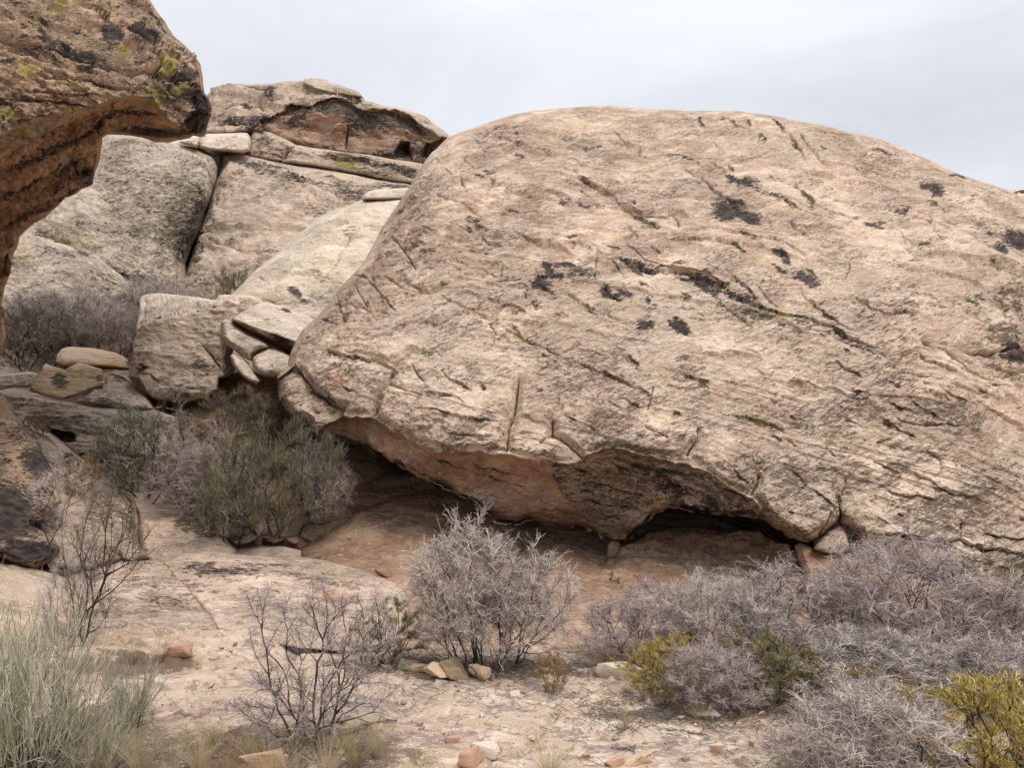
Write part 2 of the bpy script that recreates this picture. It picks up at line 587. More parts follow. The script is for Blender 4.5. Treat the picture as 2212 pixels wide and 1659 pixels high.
    for k, c in enumerate(ledges):                    # (points, proud, reach above, undercut): the rock above overhangs
        cp = curve_pts(c[0], 6.5, seed * 11 + k, 5.0)
        hi, reach, cut = c[1], c[2], c[3]
        m = (ux > cp[:, 0].min() - reach) & (ux < cp[:, 0].max() + reach) & (uy > cp[:, 1].min() - reach) & (uy < cp[:, 1].max() + reach)
        if not m.any(): continue
        dd, _, _, S, T = seg_dist(cp, ux[m], uy[m], closed=False)
        up = S > 0                                    # lines run left to right: positive side is above
        tap = sstep(0, 0.3, T) * sstep(0, 0.25, 1 - T) * ((T > 0) & (T < 1))
        tn = np.clip(0.75 + 1.1 * perlin(np.stack([T * len(cp) / 6.0, T * 0 + k * 3.7, T * 0 + seed], -1), 6), 0.15, 1.4)
        prof = np.where(up, 0.55 * hi * np.exp(-(dd / (reach * 0.45)) ** 1.3) * sstep(-1, 1.5, dd), -cut * tn * np.exp(-(dd / (0.8 + 1.3 * tn)) ** 1.5))
        h[m] += tap * prof
        if crust:                                     # dark crust band along the seam, wider below it
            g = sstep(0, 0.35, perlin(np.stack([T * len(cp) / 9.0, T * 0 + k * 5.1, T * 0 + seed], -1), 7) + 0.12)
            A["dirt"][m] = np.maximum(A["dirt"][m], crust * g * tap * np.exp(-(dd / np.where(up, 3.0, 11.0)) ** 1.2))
    for k, bl in (blots or {}).items():
        A[k] = np.maximum(A[k], blotch(ux, uy, bl))
    if amask: amask(A, ux, uy, B)
    edge_f = 0.15 + 0.85 * sstep(0, 5 * s, D)
    B = B + Nn * (h * edge_f)[:, None]
    # faces
    i00 = idx[:-1, :-1][cin]; i10 = idx[:-1, 1:][cin]; i11 = idx[1:, 1:][cin]; i01 = idx[1:, :-1][cin]
    F = np.stack([i00, i01, i11, i10], 1)
    # rim edges, oriented with the faces, and the rings of the sides and back
    E = []
    up_ = np.zeros_like(cin); up_[1:] = cin[:-1]
    dn_ = np.zeros_like(cin); dn_[:-1] = cin[1:]
    lf_ = np.zeros_like(cin); lf_[:, 1:] = cin[:, :-1]
    rt_ = np.zeros_like(cin); rt_[:, :-1] = cin[:, 1:]
    e = cin & ~up_; E.append(np.stack([idx[:-1, 1:][e], idx[:-1, :-1][e]], 1))
    e = cin & ~dn_; E.append(np.stack([idx[1:, :-1][e], idx[1:, 1:][e]], 1))
    e = cin & ~lf_; E.append(np.stack([idx[:-1, :-1][e], idx[1:, :-1][e]], 1))
    e = cin & ~rt_; E.append(np.stack([idx[1:, 1:][e], idx[:-1, 1:][e]], 1))
    E = np.concatenate(E)
    rv = np.unique(E)
    rmap = np.full(len(ux), -1, np.int64); rmap[rv] = np.arange(len(rv))
    base = B[rv]
    cen = base.mean(0)
    V = [B]; Fs = [F]
    prev = rv
    off = len(B)
    last = None
    for kk, (dpt, shr) in enumerate(((0.10, 0.012), (0.32, 0.05), (0.62, 0.13), (0.88, 0.30), (1.0, 0.6))):
        ring = base.copy()
        eye = np.array([0, 0, CAMZ])
        ring = eye + (ring - eye) * (1 + back * dpt / ring[:, 1:2])
        ax, ay = anchor or tuple(out.mean(0))
        mid = P(np.full(len(ring), ax), np.full(len(ring), ay), ring[:, 1])
        cen = ring.mean(0)
        ring[:, 0] += (mid[:, 0] - ring[:, 0]) * shr
        ring[:, 2] += (mid[:, 2] - ring[:, 2]) * shr
        ring += 0.25 * lump * np.stack([perlin(ring * 1.7, seed + 40 + j) for j in range(3)], -1)
        V.append(ring)
        new = off + np.arange(len(rv)); off += len(rv)
        a0 = prev[rmap[E[:, 0]]] if kk else E[:, 0]
        a1 = prev[rmap[E[:, 1]]] if kk else E[:, 1]
        b0, b1 = new[rmap[E[:, 0]]], new[rmap[E[:, 1]]]
        Fs.append(np.stack([a1, a0, b0, b1], 1))
        prev = new
    V.append(np.array([[cen[0], ring[:, 1].mean(), cen[2]]]))
    Fs.append(np.stack([prev[rmap[E[:, 1]]], prev[rmap[E[:, 0]]], np.full(len(E), off)], 1))
    V = np.concatenate(V)
    if floor is not None:
        V[len(B):, 2] = np.maximum(V[len(B):, 2], floor)
    nb = len(V) - len(B)
    A2 = {k: np.concatenate([x, np.concatenate([np.tile(x[rv], 5), [0]])]) for k, x in A.items() if np.any(x != 0)}
    org = np.array([V[:, 0].mean(), V[:, 1].mean(), V[:, 2].min()])
    me = mesh_from(name, V - org, Fs, mat, True, A2)
    o = obj(name, me, loc=org)
    tag(o, label, cat, group)
    return o

# ------------------------------------------------------------------ materials of the place
M_dome = rock_mat("dome_sandstone", (0.43, 0.30, 0.22), (0.535, 0.40, 0.30), (0.68, 0.55, 0.425), speck=(0.15, 0.105, 0.08), amount=0.80, beta=22, under=(0.54, 0.37, 0.255))
M_dark = rock_mat("crusted_sandstone", (0.40, 0.265, 0.17), (0.29, 0.20, 0.14), (0.54, 0.40, 0.275), speck=(0.05, 0.036, 0.028), amount=0.88, beta=14, fine=1.2, under=(0.56, 0.37, 0.23))
M_far = rock_mat("far_sandstone", (0.45, 0.345, 0.265), (0.50, 0.39, 0.30), (0.62, 0.505, 0.395), speck=(0.09, 0.07, 0.06), amount=0.8, beta=12, fine=0.55, under=(0.46, 0.33, 0.235))
M_grey = rock_mat("grey_lichened_sandstone", (0.47, 0.38, 0.30), (0.42, 0.345, 0.275), (0.62, 0.52, 0.42), speck=(0.06, 0.05, 0.045), amount=0.9, beta=10, fine=0.7, under=(0.42, 0.27, 0.17))
M_cream = rock_mat("cream_sandstone", (0.58, 0.465, 0.35), (0.62, 0.505, 0.385), (0.72, 0.61, 0.49), speck=(0.20, 0.15, 0.10), amount=0.6, beta=-12, fine=0.8)
M_block = rock_mat("block_sandstone", (0.60, 0.48, 0.38), (0.64, 0.52, 0.42), (0.76, 0.64, 0.53), speck=(0.13, 0.095, 0.07), amount=0.75, beta=10, fine=1.0, under=(0.42, 0.285, 0.19))
M_yellow = rock_mat("yellow_sandstone", (0.60, 0.44, 0.25), (0.64, 0.48, 0.29), (0.72, 0.57, 0.39), amount=0.35, beta=5, fine=1.1)
M_floor = rock_mat("slab_sandstone", (0.58, 0.42, 0.32), (0.53, 0.40, 0.31), (0.72, 0.58, 0.46), speck=(0.16, 0.12, 0.105), amount=0.72, beta=2, aniso=4.0, fine=1.2)
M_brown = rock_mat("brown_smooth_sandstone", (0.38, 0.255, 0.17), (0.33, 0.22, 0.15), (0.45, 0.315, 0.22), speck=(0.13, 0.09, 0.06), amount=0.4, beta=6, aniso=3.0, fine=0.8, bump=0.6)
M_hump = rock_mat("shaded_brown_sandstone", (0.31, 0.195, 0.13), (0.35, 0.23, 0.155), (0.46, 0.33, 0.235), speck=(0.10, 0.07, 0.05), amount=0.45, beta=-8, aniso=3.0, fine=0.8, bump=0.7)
M_red = rock_mat("red_sandstone", (0.46, 0.265, 0.175), (0.50, 0.31, 0.21), (0.58, 0.40, 0.29), amount=0.35, beta=5, fine=2.5, gold=0.0, bump=0.4)
M_tan = rock_mat("tan_sandstone", (0.56, 0.39, 0.25), (0.60, 0.43, 0.28), (0.68, 0.52, 0.37), amount=0.35, beta=5, fine=2.5, bump=0.4)
M_white = rock_mat("pale_sandstone", (0.60, 0.50, 0.40), (0.64, 0.54, 0.43), (0.72, 0.63, 0.53), amount=0.45, beta=5, fine=2.0, bump=0.4)

# ------------------------------------------------------------------ the giant boulder
LIP = [(590, 824), (600, 852), (622, 888), (651, 912), (681, 922), (710, 912), (734, 897), (762, 903), (788, 904), (803, 897), (811, 907), (858, 937), (911, 961), (971, 981),
       (1024, 977), (1088, 981), (1158, 994), (1218, 1001), (1244, 997), (1258, 985), (1305, 966), (1355, 971), (1428, 992), (1478, 1002),
       (1528, 1022), (1572, 1052), (1625, 1076), (1642, 1096), (1672, 1132), (1705, 1159), (1742, 1171), (1768, 1162), (1795, 1139), (1812, 1126)]
BOT = [(1822, 1136), (1812, 1128), (1795, 1141), (1768, 1164), (1742, 1174), (1705, 1164), (1672, 1140), (1642, 1122), (1600, 1118), (1562, 1112), (1495, 1106),
       (1448, 1098), (1408, 1119), (1382, 1136), (1365, 1156), (1355, 1172), (1322, 1174), (1305, 1165), (1278, 1149), (1245, 1136), (1228, 1142), (1191, 1137),
       (1160, 1126), (1138, 1124), (1118, 1134), (1074, 1131), (1051, 1111), (1024, 1084), (991, 1074), (941, 1047), (888, 1024), (844, 997),
       (800, 975), (771, 959), (751, 955), (708, 941), (681, 926), (651, 916), (620, 889), (603, 858)]
BOT = [tuple(q) for q in curve_pts(BOT, 7.0, 9, 6.0)]
TOP = [(597, 822), (604, 805), (622, 790), (628, 760), (640, 735), (655, 712), (690, 678), (720, 640), (750, 605), (782, 572), (805, 530), (822, 497), (842, 465), (862, 437), (885, 402), (915, 352), (932, 330),
       (965, 298), (990, 286), (1015, 277), (1060, 262), (1110, 247), (1150, 239), (1200, 235), (1240, 231), (1318, 227), (1360, 232), (1400, 236), (1450, 236), (1500, 240),
       (1560, 239), (1600, 240), (1650, 247), (1690, 252), (1740, 263), (1780, 270), (1830, 283), (1870, 291), (1915, 305), (1960, 324), (2000, 341), (2020, 350), (2060, 372), (2110, 388),
       (2160, 404), (2185, 413), (2212, 428), (2280, 470), (2380, 560), (2450, 700), (2490, 900), (2490, 1150), (2460, 1330), (2300, 1350), (2212, 1330),
       (2120, 1295), (2020, 1250), (1950, 1215), (1900, 1190), (1862, 1163)]
big_ctrl = [(600, 822, 9.7), (640, 735, 10.4), (690, 678, 10.9), (780, 575, 11.6), (862, 440, 12.4), (965, 300, 13.0), (1150, 242, 13.3), (1320, 230, 13.6), (1600, 242, 13.5), (1870, 292, 13.2),
            (2060, 374, 12.8), (2212, 430, 12.7), (2450, 700, 11.5),
            (810, 900, 8.75), (700, 880, 9.1), (960, 975, 8.2), (1090, 985, 8.0), (1250, 995, 7.9), (1500, 1010, 7.85), (1640, 1095, 7.75), (1745, 1165, 7.7), (2212, 1290, 7.5), (2450, 1330, 7.6),
            (1100, 1130, 7.95), (1350, 1165, 7.9),
            (850, 760, 9.05), (1200, 800, 8.6), (1700, 900, 8.25), (2200, 950, 8.1), (700, 800, 9.5), (1000, 870, 8.35), (1400, 900, 8.1), (1900, 1080, 7.8), (2450, 1000, 8.6),
            (780, 640, 10.6), (1000, 600, 10.1), (1400, 600, 9.7), (1800, 600, 9.5), (2200, 620, 9.6), (900, 450, 11.6), (1200, 400, 11.4), (1700, 400, 11.2), (2100, 450, 11.4)]
LIP = [tuple(q) for q in curve_pts(LIP, 7.0, 5, 6.0)]
LIPZ = LIP + BOT[1:]
PATCH = [(1258, 984), (1305, 965), (1355, 970), (1428, 991), (1478, 1001), (1528, 1021), (1572, 1051), (1625, 1075), (1645, 1098), (1640, 1125), (1562, 1114), (1495, 1108), (1448, 1100), (1408, 1121), (1382, 1138),
         (1365, 1150), (1335, 1140), (1300, 1130), (1265, 1110), (1235, 1098), (1212, 1075), (1198, 1050), (1185, 1025), (1186, 1004)]


def big_mask(A, x, y, B):
    w = 25 * perlin(np.stack([x / 60, y / 60, x * 0], -1), 4)
    A["tint"] += 0.13 * sstep(-80, 220, y + 2 * w - (560 + 0.10 * (x - 1000))) - 0.09 * sstep(120, -120, y + 2 * w - (470 + 0.05 * (x - 1000))) * sstep(1900, 1200, x)
    A["tint"] += 0.10 * sstep(1, 0, np.hypot((x - 1500) / 420, (y - 700 - 0.15 * (x - 1500)) / 130))
    A["tint"] -= 0.14 * sstep(1, 0, np.hypot((x - 800) / 160, (y - 600) / 130))
    A["speck"] += 0.75 * sstep(-60, 330, y + w * 2 - (640 + 0.06 * (x - 1000))) + 0.18 * sstep(1500, 2100, x + w)
    A["dirt"] = np.maximum(A["dirt"], 0.40 * sstep(-110, 40, y + w - (1000 + 0.32 * np.maximum(0, x - 1450))) * sstep(1350, 1500, x))
    A["dirt"] = np.maximum(A["dirt"], 0.30 * sstep(60, 5, np.abs(y + w - (950 + 0.08 * (x - 1000)))) * sstep(820, 950, x) * sstep(1300, 1200, x))
    A["dirt"] = np.maximum(A["dirt"], 0.35 * sstep(40, 0, np.abs(y - (655 + 0.34 * (x - 1640)) + w)) * sstep(1400, 1560, x) * sstep(1900, 1780, x))
    A["dirt"] = np.maximum(A["dirt"], 0.45 * sstep(2080, 2200, x + w) * sstep(640, 720, y) * sstep(900, 780, y))
    A["dirt"] = np.maximum(A["dirt"], 0.55 * sstep(1150, 1230, y + w) * sstep(1880, 2000, x))


# seams that follow the bedding, joints across it
rs = np.random.default_rng(33)
SEAMS, JOINTS = [], []
while len(SEAMS) < 190:
    x, y = rs.uniform(640, 2240), rs.uniform(250, 1170)
    if not inside(TOP + LIP[::-1], np.array([x]), np.array([y]))[0]: continue
    base_an = 24 + 8 * math.sin(x / 210.0) - 16 * sstep(760, 1000, y) * sstep(1500, 1100, x) + 26 * sstep(1000, 760, x) * sstep(820, 620, y)
    an = math.radians(base_an + rs.normal() * 9)
    L = rs.choice([26, 40, 60, 95, 150], p=[.28, .3, .22, .14, .06]) * rs.uniform(0.7, 1.3)
    bend = rs.normal() * 0.22
    pts = [(x + L * t_ * math.cos(an + bend * t_), y + L * t_ * math.sin(an + bend * t_)) for t_ in (-0.5, -0.2, 0.15, 0.5)]
    k = rs.uniform(0.4, 1.0) * (0.55 + 0.006 * L)
    SEAMS.append((pts, 0.05 * k, 14 + L * 0.18, 0.045 * k))
while len(JOINTS) < 22:
    x, y = rs.uniform(660, 2220), rs.uniform(330, 1150)
    if not inside(TOP + LIP[::-1], np.array([x]), np.array([y]))[0]: continue
    an = math.radians(rs.choice([-48, 105, 60]) + rs.normal() * 14)
    L = rs.uniform(16, 60)
    JOINTS.append(([(x - L * .5 * math.cos(an), y - L * .5 * math.sin(an)), (x + rs.normal() * 4, y + rs.normal() * 3), (x + L * .5 * math.cos(an), y + L * .5 * math.sin(an))], 1.5, 0.05))

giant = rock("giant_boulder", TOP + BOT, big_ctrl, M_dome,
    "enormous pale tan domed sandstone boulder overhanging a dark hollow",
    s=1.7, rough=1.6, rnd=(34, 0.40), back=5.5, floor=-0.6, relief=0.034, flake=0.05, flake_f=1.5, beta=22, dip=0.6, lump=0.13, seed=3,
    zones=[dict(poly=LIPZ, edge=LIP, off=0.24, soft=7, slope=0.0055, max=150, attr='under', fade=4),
           dict(poly=PATCH, edge=PATCH[15:] + PATCH[:1], off=-0.16, soft=12, slope=-0.0012, max=80, attr='dirt', w=0.44, fade=8, clear='under'),
           dict(poly=[(1180, 1128), (1240, 1108), (1300, 1132), (1362, 1150), (1360, 1176), (1320, 1178), (1278, 1152), (1228, 1145)], off=-0.12, soft=10),
           dict(poly=[(684, 762), (738, 773), (791, 784), (843, 791), (832, 824), (805, 866), (802, 895), (737, 896), (740, 877), (706, 863), (674, 837), (645, 790)], off=-0.09, soft=16),
           dict(poly=[(845, 791), (878, 763), (918, 754), (1000, 737), (1110, 762), (1120, 817), (1110, 884), (1096, 921), (1090, 974), (1024, 975), (971, 979), (911, 959), (858, 935), (808, 903), (808, 866), (834, 824)], off=-0.11, soft=20),
           dict(poly=[(1123, 817), (1146, 776), (1211, 770), (1232, 800), (1211, 880), (1193, 907), (1190, 937), (1222, 958), (1256, 986), (1218, 1000), (1158, 993), (1093, 977), (1100, 921), (1113, 884)], off=-0.07, soft=16),
           dict(poly=[(1193, 936), (1196, 907), (1217, 882), (1330, 880), (1500, 930), (1503, 949), (1480, 989), (1430, 985), (1355, 968), (1305, 962), (1262, 984), (1226, 956)], off=-0.07, soft=16),
           dict(poly=[(1510, 926), (1640, 960), (1640, 1026), (1623, 1066), (1572, 1050), (1528, 1021), (1485, 992), (1507, 949)], off=-0.07, soft=16),
           dict(poly=[(1644, 1026), (1700, 960), (1813, 1010), (1816, 1092), (1810, 1126), (1795, 1138), (1742, 1170), (1672, 1131), (1644, 1096), (1627, 1066)], off=-0.11, soft=22),
           dict(poly=[(642, 737), (720, 692), (850, 702), (920, 750), (878, 759), (842, 787), (738, 767), (684, 757)], off=-0.09, soft=18),
           dict(poly=[(597, 822), (640, 790), (672, 837), (704, 864), (740, 877), (736, 896), (700, 918), (650, 915), (610, 880)], edge=[(640, 790), (672, 837), (704, 864), (740, 877)], off=0.12, soft=9, slope=0.0016),
           dict(poly=[(1351, 526), (1366, 500), (1392, 476), (1435, 479), (1494, 506), (1533, 545), (1572, 584), (1581, 622), (1564, 630), (1533, 613), (1486, 604), (1447, 594), (1404, 577), (1369, 553)], off=-0.07, soft=6),
           dict(poly=[(1326, 430), (1357, 424), (1416, 446), (1466, 470), (1440, 480), (1392, 474), (1357, 456)], off=-0.06, soft=6),
           dict(poly=[(862, 598), (880, 612), (905, 627), (950, 633), (982, 608), (1030, 560), (985, 520), (930, 520), (880, 550)], off=-0.05, soft=12),
           dict(poly=[(1236, 376), (1300, 370), (1345, 385), (1361, 402), (1345, 416), (1322, 419), (1290, 402), (1250, 384)], off=-0.06, soft=6),
           dict(poly=[(1135, 600), (1150, 596), (1180, 604), (1205, 622), (1200, 636), (1170, 628)], off=-0.05, soft=6), dict(poly=[(1153, 575), (1180, 572), (1192, 590), (1185, 604), (1160, 596)], off=-0.05, soft=5)],
    ledges=[([(1150, 373), (1204, 374), (1247, 381), (1287, 399), (1324, 416), (1362, 406)], 0.07, 40, 0.08),
            ([(870, 606), (901, 623), (924, 633), (951, 629), (985, 604)], 0.08, 45, 0.09),
            ([(1105, 495), (1130, 506), (1167, 528), (1215, 542)], 0.045, 28, 0.05),
            ([(1318, 436), (1350, 455), (1400, 480), (1450, 497)], 0.06, 38, 0.06),
            ([(1535, 406), (1562, 429), (1590, 442), (1630, 452)], 0.07, 40, 0.09),
            ([(1460, 482), (1542, 496), (1605, 503), (1648, 513), (1688, 519), (1715, 536), (1765, 562)], 0.05, 36, 0.06),
            ([(1328, 570), (1400, 590), (1460, 600), (1520, 615), (1582, 632)], 0.10, 50, 0.11),
            ([(1570, 625), (1635, 656), (1688, 683), (1735, 693), (1775, 706), (1828, 734), (1872, 746), (1940, 766)], 0.06, 34, 0.10),
            ([(684, 760), (738, 770), (791, 781), (850, 791)], 0.06, 34, 0.13),
            ([(880, 884), (934, 886), (971, 894), (994, 904), (1078, 907), (1112, 902)], 0.05, 28, 0.06),
            ([(1213, 769), (1275, 799), (1328, 819), (1375, 836), (1425, 853)], 0.05, 34, 0.07),
            ([(1540, 880), (1585, 899), (1635, 912), (1678, 926), (1715, 938)], 0.045, 26, 0.06),
            ([(1212, 899), (1262, 916), (1295, 930)], 0.03, 20, 0.04),
            ([(1470, 800), (1515, 816), (1550, 832)], 0.03, 20, 0.035),
            ([(1795, 776), (1828, 796), (1870, 818)], 0.045, 24, 0.055),
            ([(1685, 429), (1738, 453), (1772, 475)], 0.045, 24, 0.05),
            ([(1752, 430), (1795, 463), (1858, 479), (1890, 488)], 0.035, 24, 0.035),
            ([(1995, 483), (2015, 492), (2046, 505)], 0.035, 20, 0.06),
            ([(1930, 496), (1968, 529), (2026, 541)], 0.03, 20, 0.03),
            ([(2108, 558), (2140, 574), (2162, 586), (2200, 598), (2250, 600)], 0.10, 50, 0.14),
            ([(1828, 636), (1875, 666), (1912, 689), (1942, 686), (1990, 686)], 0.045, 28, 0.05),
            ([(2070, 766), (2112, 763), (2128, 769), (2149, 759), (2240, 757)], 0.10, 50, 0.18),
            ([(1905, 1056), (1954, 1072), (1984, 1070), (2034, 1082)], 0.05, 26, 0.07),
            ([(2010, 1042), (2054, 1069), (2118, 1074)], 0.04, 24, 0.05),
            ([(1810, 1128), (1850, 1140), (1893, 1153), (1960, 1161), (2041, 1170), (2075, 1168), (2122, 1186), (2189, 1192), (2300, 1215)], 0.09, 40, 0.20),
            ([(2110, 1152), (2179, 1163), (2240, 1160)], 0.05, 24, 0.08),
            ([(1880, 987), (1932, 1018), (1960, 1026)], 0.03, 20, 0.04),
            ([(1500, 385), (1530, 400), (1560, 428)], 0.03, 20, 0.04),
            ([(1200, 1040), (1260, 1062), (1330, 1082), (1400, 1095)], 0.06, 26, 0.08),
            ([(1300, 1010), (1380, 1030), (1450, 1045), (1540, 1075)], 0.05, 24, 0.07),
            ([(1250, 1085), (1300, 1112), (1350, 1122)], 0.05, 24, 0.06),
            ([(1215, 1030), (1290, 1045), (1360, 1066), (1440, 1078)], 0.06, 14, 0.09), ([(1340, 985), (1420, 1012), (1500, 1030), (1590, 1075)], 0.06, 16, 0.09), ([(1230, 1065), (1300, 1090), (1390, 1105)], 0.07, 14, 0.10), ([(1430, 1075), (1500, 1082), (1580, 1096), (1640, 1110)], 0.07, 14, 0.10),
            ([(770, 940), (850, 985), (930, 1030), (1010, 1068)], 0.04, 16, 0.05), ([(830, 935), (920, 985), (1000, 1012), (1100, 1042), (1180, 1062)], 0.04, 18, 0.05), ([(1000, 1000), (1080, 1018), (1180, 1034)], 0.035, 16, 0.04), ([(1120, 1112), (1200, 1100), (1260, 1120), (1300, 1142)], 0.06, 18, 0.07)] + SEAMS,
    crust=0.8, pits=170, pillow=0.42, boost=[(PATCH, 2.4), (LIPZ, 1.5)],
    cracks=[([(937, 416), (984, 434), (1044, 466)], 2.2, 0.04), ([(951, 639), (1004, 669), (1054, 686), (1104, 651)], 3.0, 0.06),
            ([(724, 629), (735, 665), (744, 699)], 2.2, 0.05), ([(801, 606), (834, 599), (884, 626)], 2.6, 0.06), ([(757, 655), (797, 668), (851, 672)], 2.4, 0.05),
            ([(844, 789), (831, 824), (806, 865), (803, 903)], 5.0, 0.22, 2), ([(844, 789), (878, 761), (918, 754)], 3.5, 0.08),
            ([(638, 791), (671, 837), (704, 864), (738, 877), (735, 897)], 5.0, 0.16, 3),
            ([(831, 824), (871, 841), (908, 851), (891, 877)], 2.2, 0.05), ([(1121, 817), (1112, 884), (1098, 921), (1091, 980)], 3.4, 0.13, 2),
            ([(1194, 907), (1191, 937), (1224, 957), (1262, 990)], 3.0, 0.10), ([(1191, 937), (1165, 955)], 2.5, 0.07), ([(1058, 694), (1071, 721), (1066, 740)], 2.2, 0.05),
            ([(1084, 704), (1124, 721), (1170, 745), (1211, 768)], 3.2, 0.08), ([(1211, 768), (1251, 737)], 2.6, 0.06), ([(1144, 774), (1180, 768), (1211, 769)], 2.4, 0.05),
            ([(1508, 926), (1505, 949), (1482, 989)], 3.0, 0.09), ([(1642, 1026), (1638, 1046), (1625, 1070)], 3.0, 0.09), ([(1815, 1066), (1818, 1092), (1812, 1130)], 4.0, 0.14),
            ([(1788, 346), (1842, 359), (1868, 371), (1888, 359), (1875, 343)], 2.0, 0.04), ([(1872, 373), (1908, 389)], 2.4, 0.05), ([(1625, 613), (1662, 646), (1682, 663)], 2.6, 0.05),
            ([(1987, 734), (2038, 759), (2058, 773), (2095, 800), (2162, 830)], 3.2, 0.09), ([(2108, 603), (2142, 633), (2168, 659), (2180, 690)], 3.2, 0.09),
            ([(1475, 356), (1515, 386), (1540, 410)], 2.8, 0.06), ([(1040, 660), (1000, 720), (940, 760)], 2.0, 0.03), ([(1330, 355), (1300, 340), (1270, 330)], 2.2, 0.03),
            ([(690, 690), (735, 705), (800, 690)], 2.2, 0.04), ([(700, 720), (690, 745)], 2.4, 0.05), ([(770, 620), (790, 660)], 2.0, 0.04), ([(845, 510), (885, 560), (900, 590)], 2.2, 0.04),
            ([(905, 460), (870, 520)], 2.0, 0.03), ([(1000, 345), (1022, 360), (1050, 352)], 2.2, 0.04), ([(1303, 560), (1290, 545), (1284, 600)], 2.2, 0.04), ([(2075, 1168), (2078, 1130)], 3.0, 0.09)] + JOINTS,
    blots=dict(varnish=broken([(1030, 478, 20, 8, 15, 0.8), (1235, 446, 30, 12, 20, 0.7), (1052, 548, 8, 7, 0, 1), (1178, 590, 20, 15, 35, 1.1), (1165, 615, 34, 15, 25, 0.95), (1220, 575, 22, 10, 10, 1),
                        (1255, 590, 40, 16, 10, 0.62), (1320, 640, 20, 14, 10, 1.05), (1352, 634, 20, 10, 20, 0.9), (1160, 660, 16, 12, 40, 0.8), (1100, 603, 22, 14, 20, 0.65),
                        (1588, 466, 44, 18, 8, 1.15), (1585, 394, 38, 11, 14, 0.95), (1640, 415, 48, 8, 18, 0.75), (1742, 594, 46, 15, 30, 0.95), (1680, 545, 16, 7, 10, 0.95), (2012, 412, 30, 9, 10, 0.95),
                        (1898, 494, 34, 7, 12, 0.85), (2192, 522, 36, 26, 10, 1.1), (2160, 540, 24, 12, 20, 0.85), (2080, 384, 22, 4, 20, 1), (1948, 463, 10, 6, 0, 1), (1490, 618, 50, 10, 14, 0.95),
                        (1588, 648, 60, 10, 18, 0.85), (1400, 588, 52, 8, 12, 0.95), (1405, 657, 11, 13, 10, 0.95), (1397, 708, 20, 9, 20, 0.95), (1464, 710, 30, 10, 22, 1.1), (1660, 690, 40, 8, 20, 0.7),
                        (1740, 708, 50, 9, 22, 0.7), (2200, 770, 40, 14, 15, 1), (1485, 345, 30, 6, 20, 0.7), (1850, 750, 60, 7, 18, 0.75), (1430, 1050, 60, 16, 15, 0.7), (1600, 1110, 50, 14, 12, 1.0),
                        (1230, 1010, 50, 9, 10, 0.8), (1280, 320, 40, 5, 12, 0.6), (1860, 860, 20, 12, 0, 0.6)], 8) + [(2196, 520, 30, 22, 10, 1.05), (1600, 462, 30, 11, 10, 1.0), (1470, 708, 22, 8, 24, 1.0), (1195, 778 - 180, 24, 9, 25, 0.9), (2190, 775, 34, 10, 12, 1.0)],  # varnish blots by the right-hand ledge also put its hole's dark into colour
               lichen=[(1119, 722, 12, 8, 30, 1), (1070, 570, 24, 14, 20, 0.5), (1270, 640, 60, 14, 15, 0.32), (1680, 690, 60, 16, 15, 0.5), (1400, 850, 40, 8, 15, 0.4), (2010, 395, 14, 8, 0, 0.6), (1630, 553, 8, 5, 0, 1), (2130, 555, 24, 10, 20, 0.5),
                       (1330, 1030, 50, 16, 20, 0.45), (1450, 1090, 60, 12, 15, 0.45), (1640, 912, 60, 10, 15, 0.55), (1800, 950, 50, 10, 12, 0.4), (1205, 965, 30, 10, 0, 0.4), (1700, 1150, 60, 12, 20, 0.5), (1900, 940, 40, 14, 15, 0.4)],
               dirt=[(1260, 590, 44, 22, 10, 0.6), (1180, 625, 44, 20, 20, 0.5), (1400, 850, 40, 8, 18, 0.6), (1640, 690, 50, 14, 15, 0.7), (1880, 700, 90, 30, 15, 0.45), (1960, 690, 40, 16, 0, 0.5), (2100, 660, 60, 40, 20, 0.4), (1780, 1010, 30, 10, 10, 0.6),
                     (1640, 915, 60, 12, 15, 0.7), (1930, 960, 60, 14, 15, 0.6), (1830, 940, 50, 12, 15, 0.5), (1850, 790, 40, 10, 15, 0.4), (1080, 968, 60, 10, 5, 0.55), (1160, 975, 40, 12, 10, 0.6), (740, 775, 60, 7, 8, 0.6), (880, 880, 50, 10, 5, 0.4), (2080, 1060, 40, 12, 10, 0.5), (2230, 520, 40, 30, 0, 0.6), (2165, 725, 60, 40, 0, 0.66), (2185, 650, 40, 60, 0, 0.55), (2195, 1245, 70, 60, 0, 0.75), (2080, 1215, 70, 24, 15, 0.6)],
               rust=[(730, 823, 16, 14, 10, 0.8), (1430, 958, 40, 9, 15, 0.7), (1570, 1020, 50, 12, 20, 0.5), (1256, 293, 50, 12, 5, 0.5), (1740, 650, 60, 22, 20, 0.45), (1690, 590, 20, 12, 30, 0.5), (1250, 985, 30, 9, 10, 0.5), (960, 1010, 80, 18, 28, 0.5)],
               white=[(1050, 1070, 34, 10, 30, 0.7), (860, 1000, 40, 8, 35, 0.8), (1110, 1120, 30, 8, 0, 0.9), (1160, 1060, 60, 8, 22, 0.5), (1060, 1110, 10, 10, 60, 0.5)]),
    amask=big_mask)

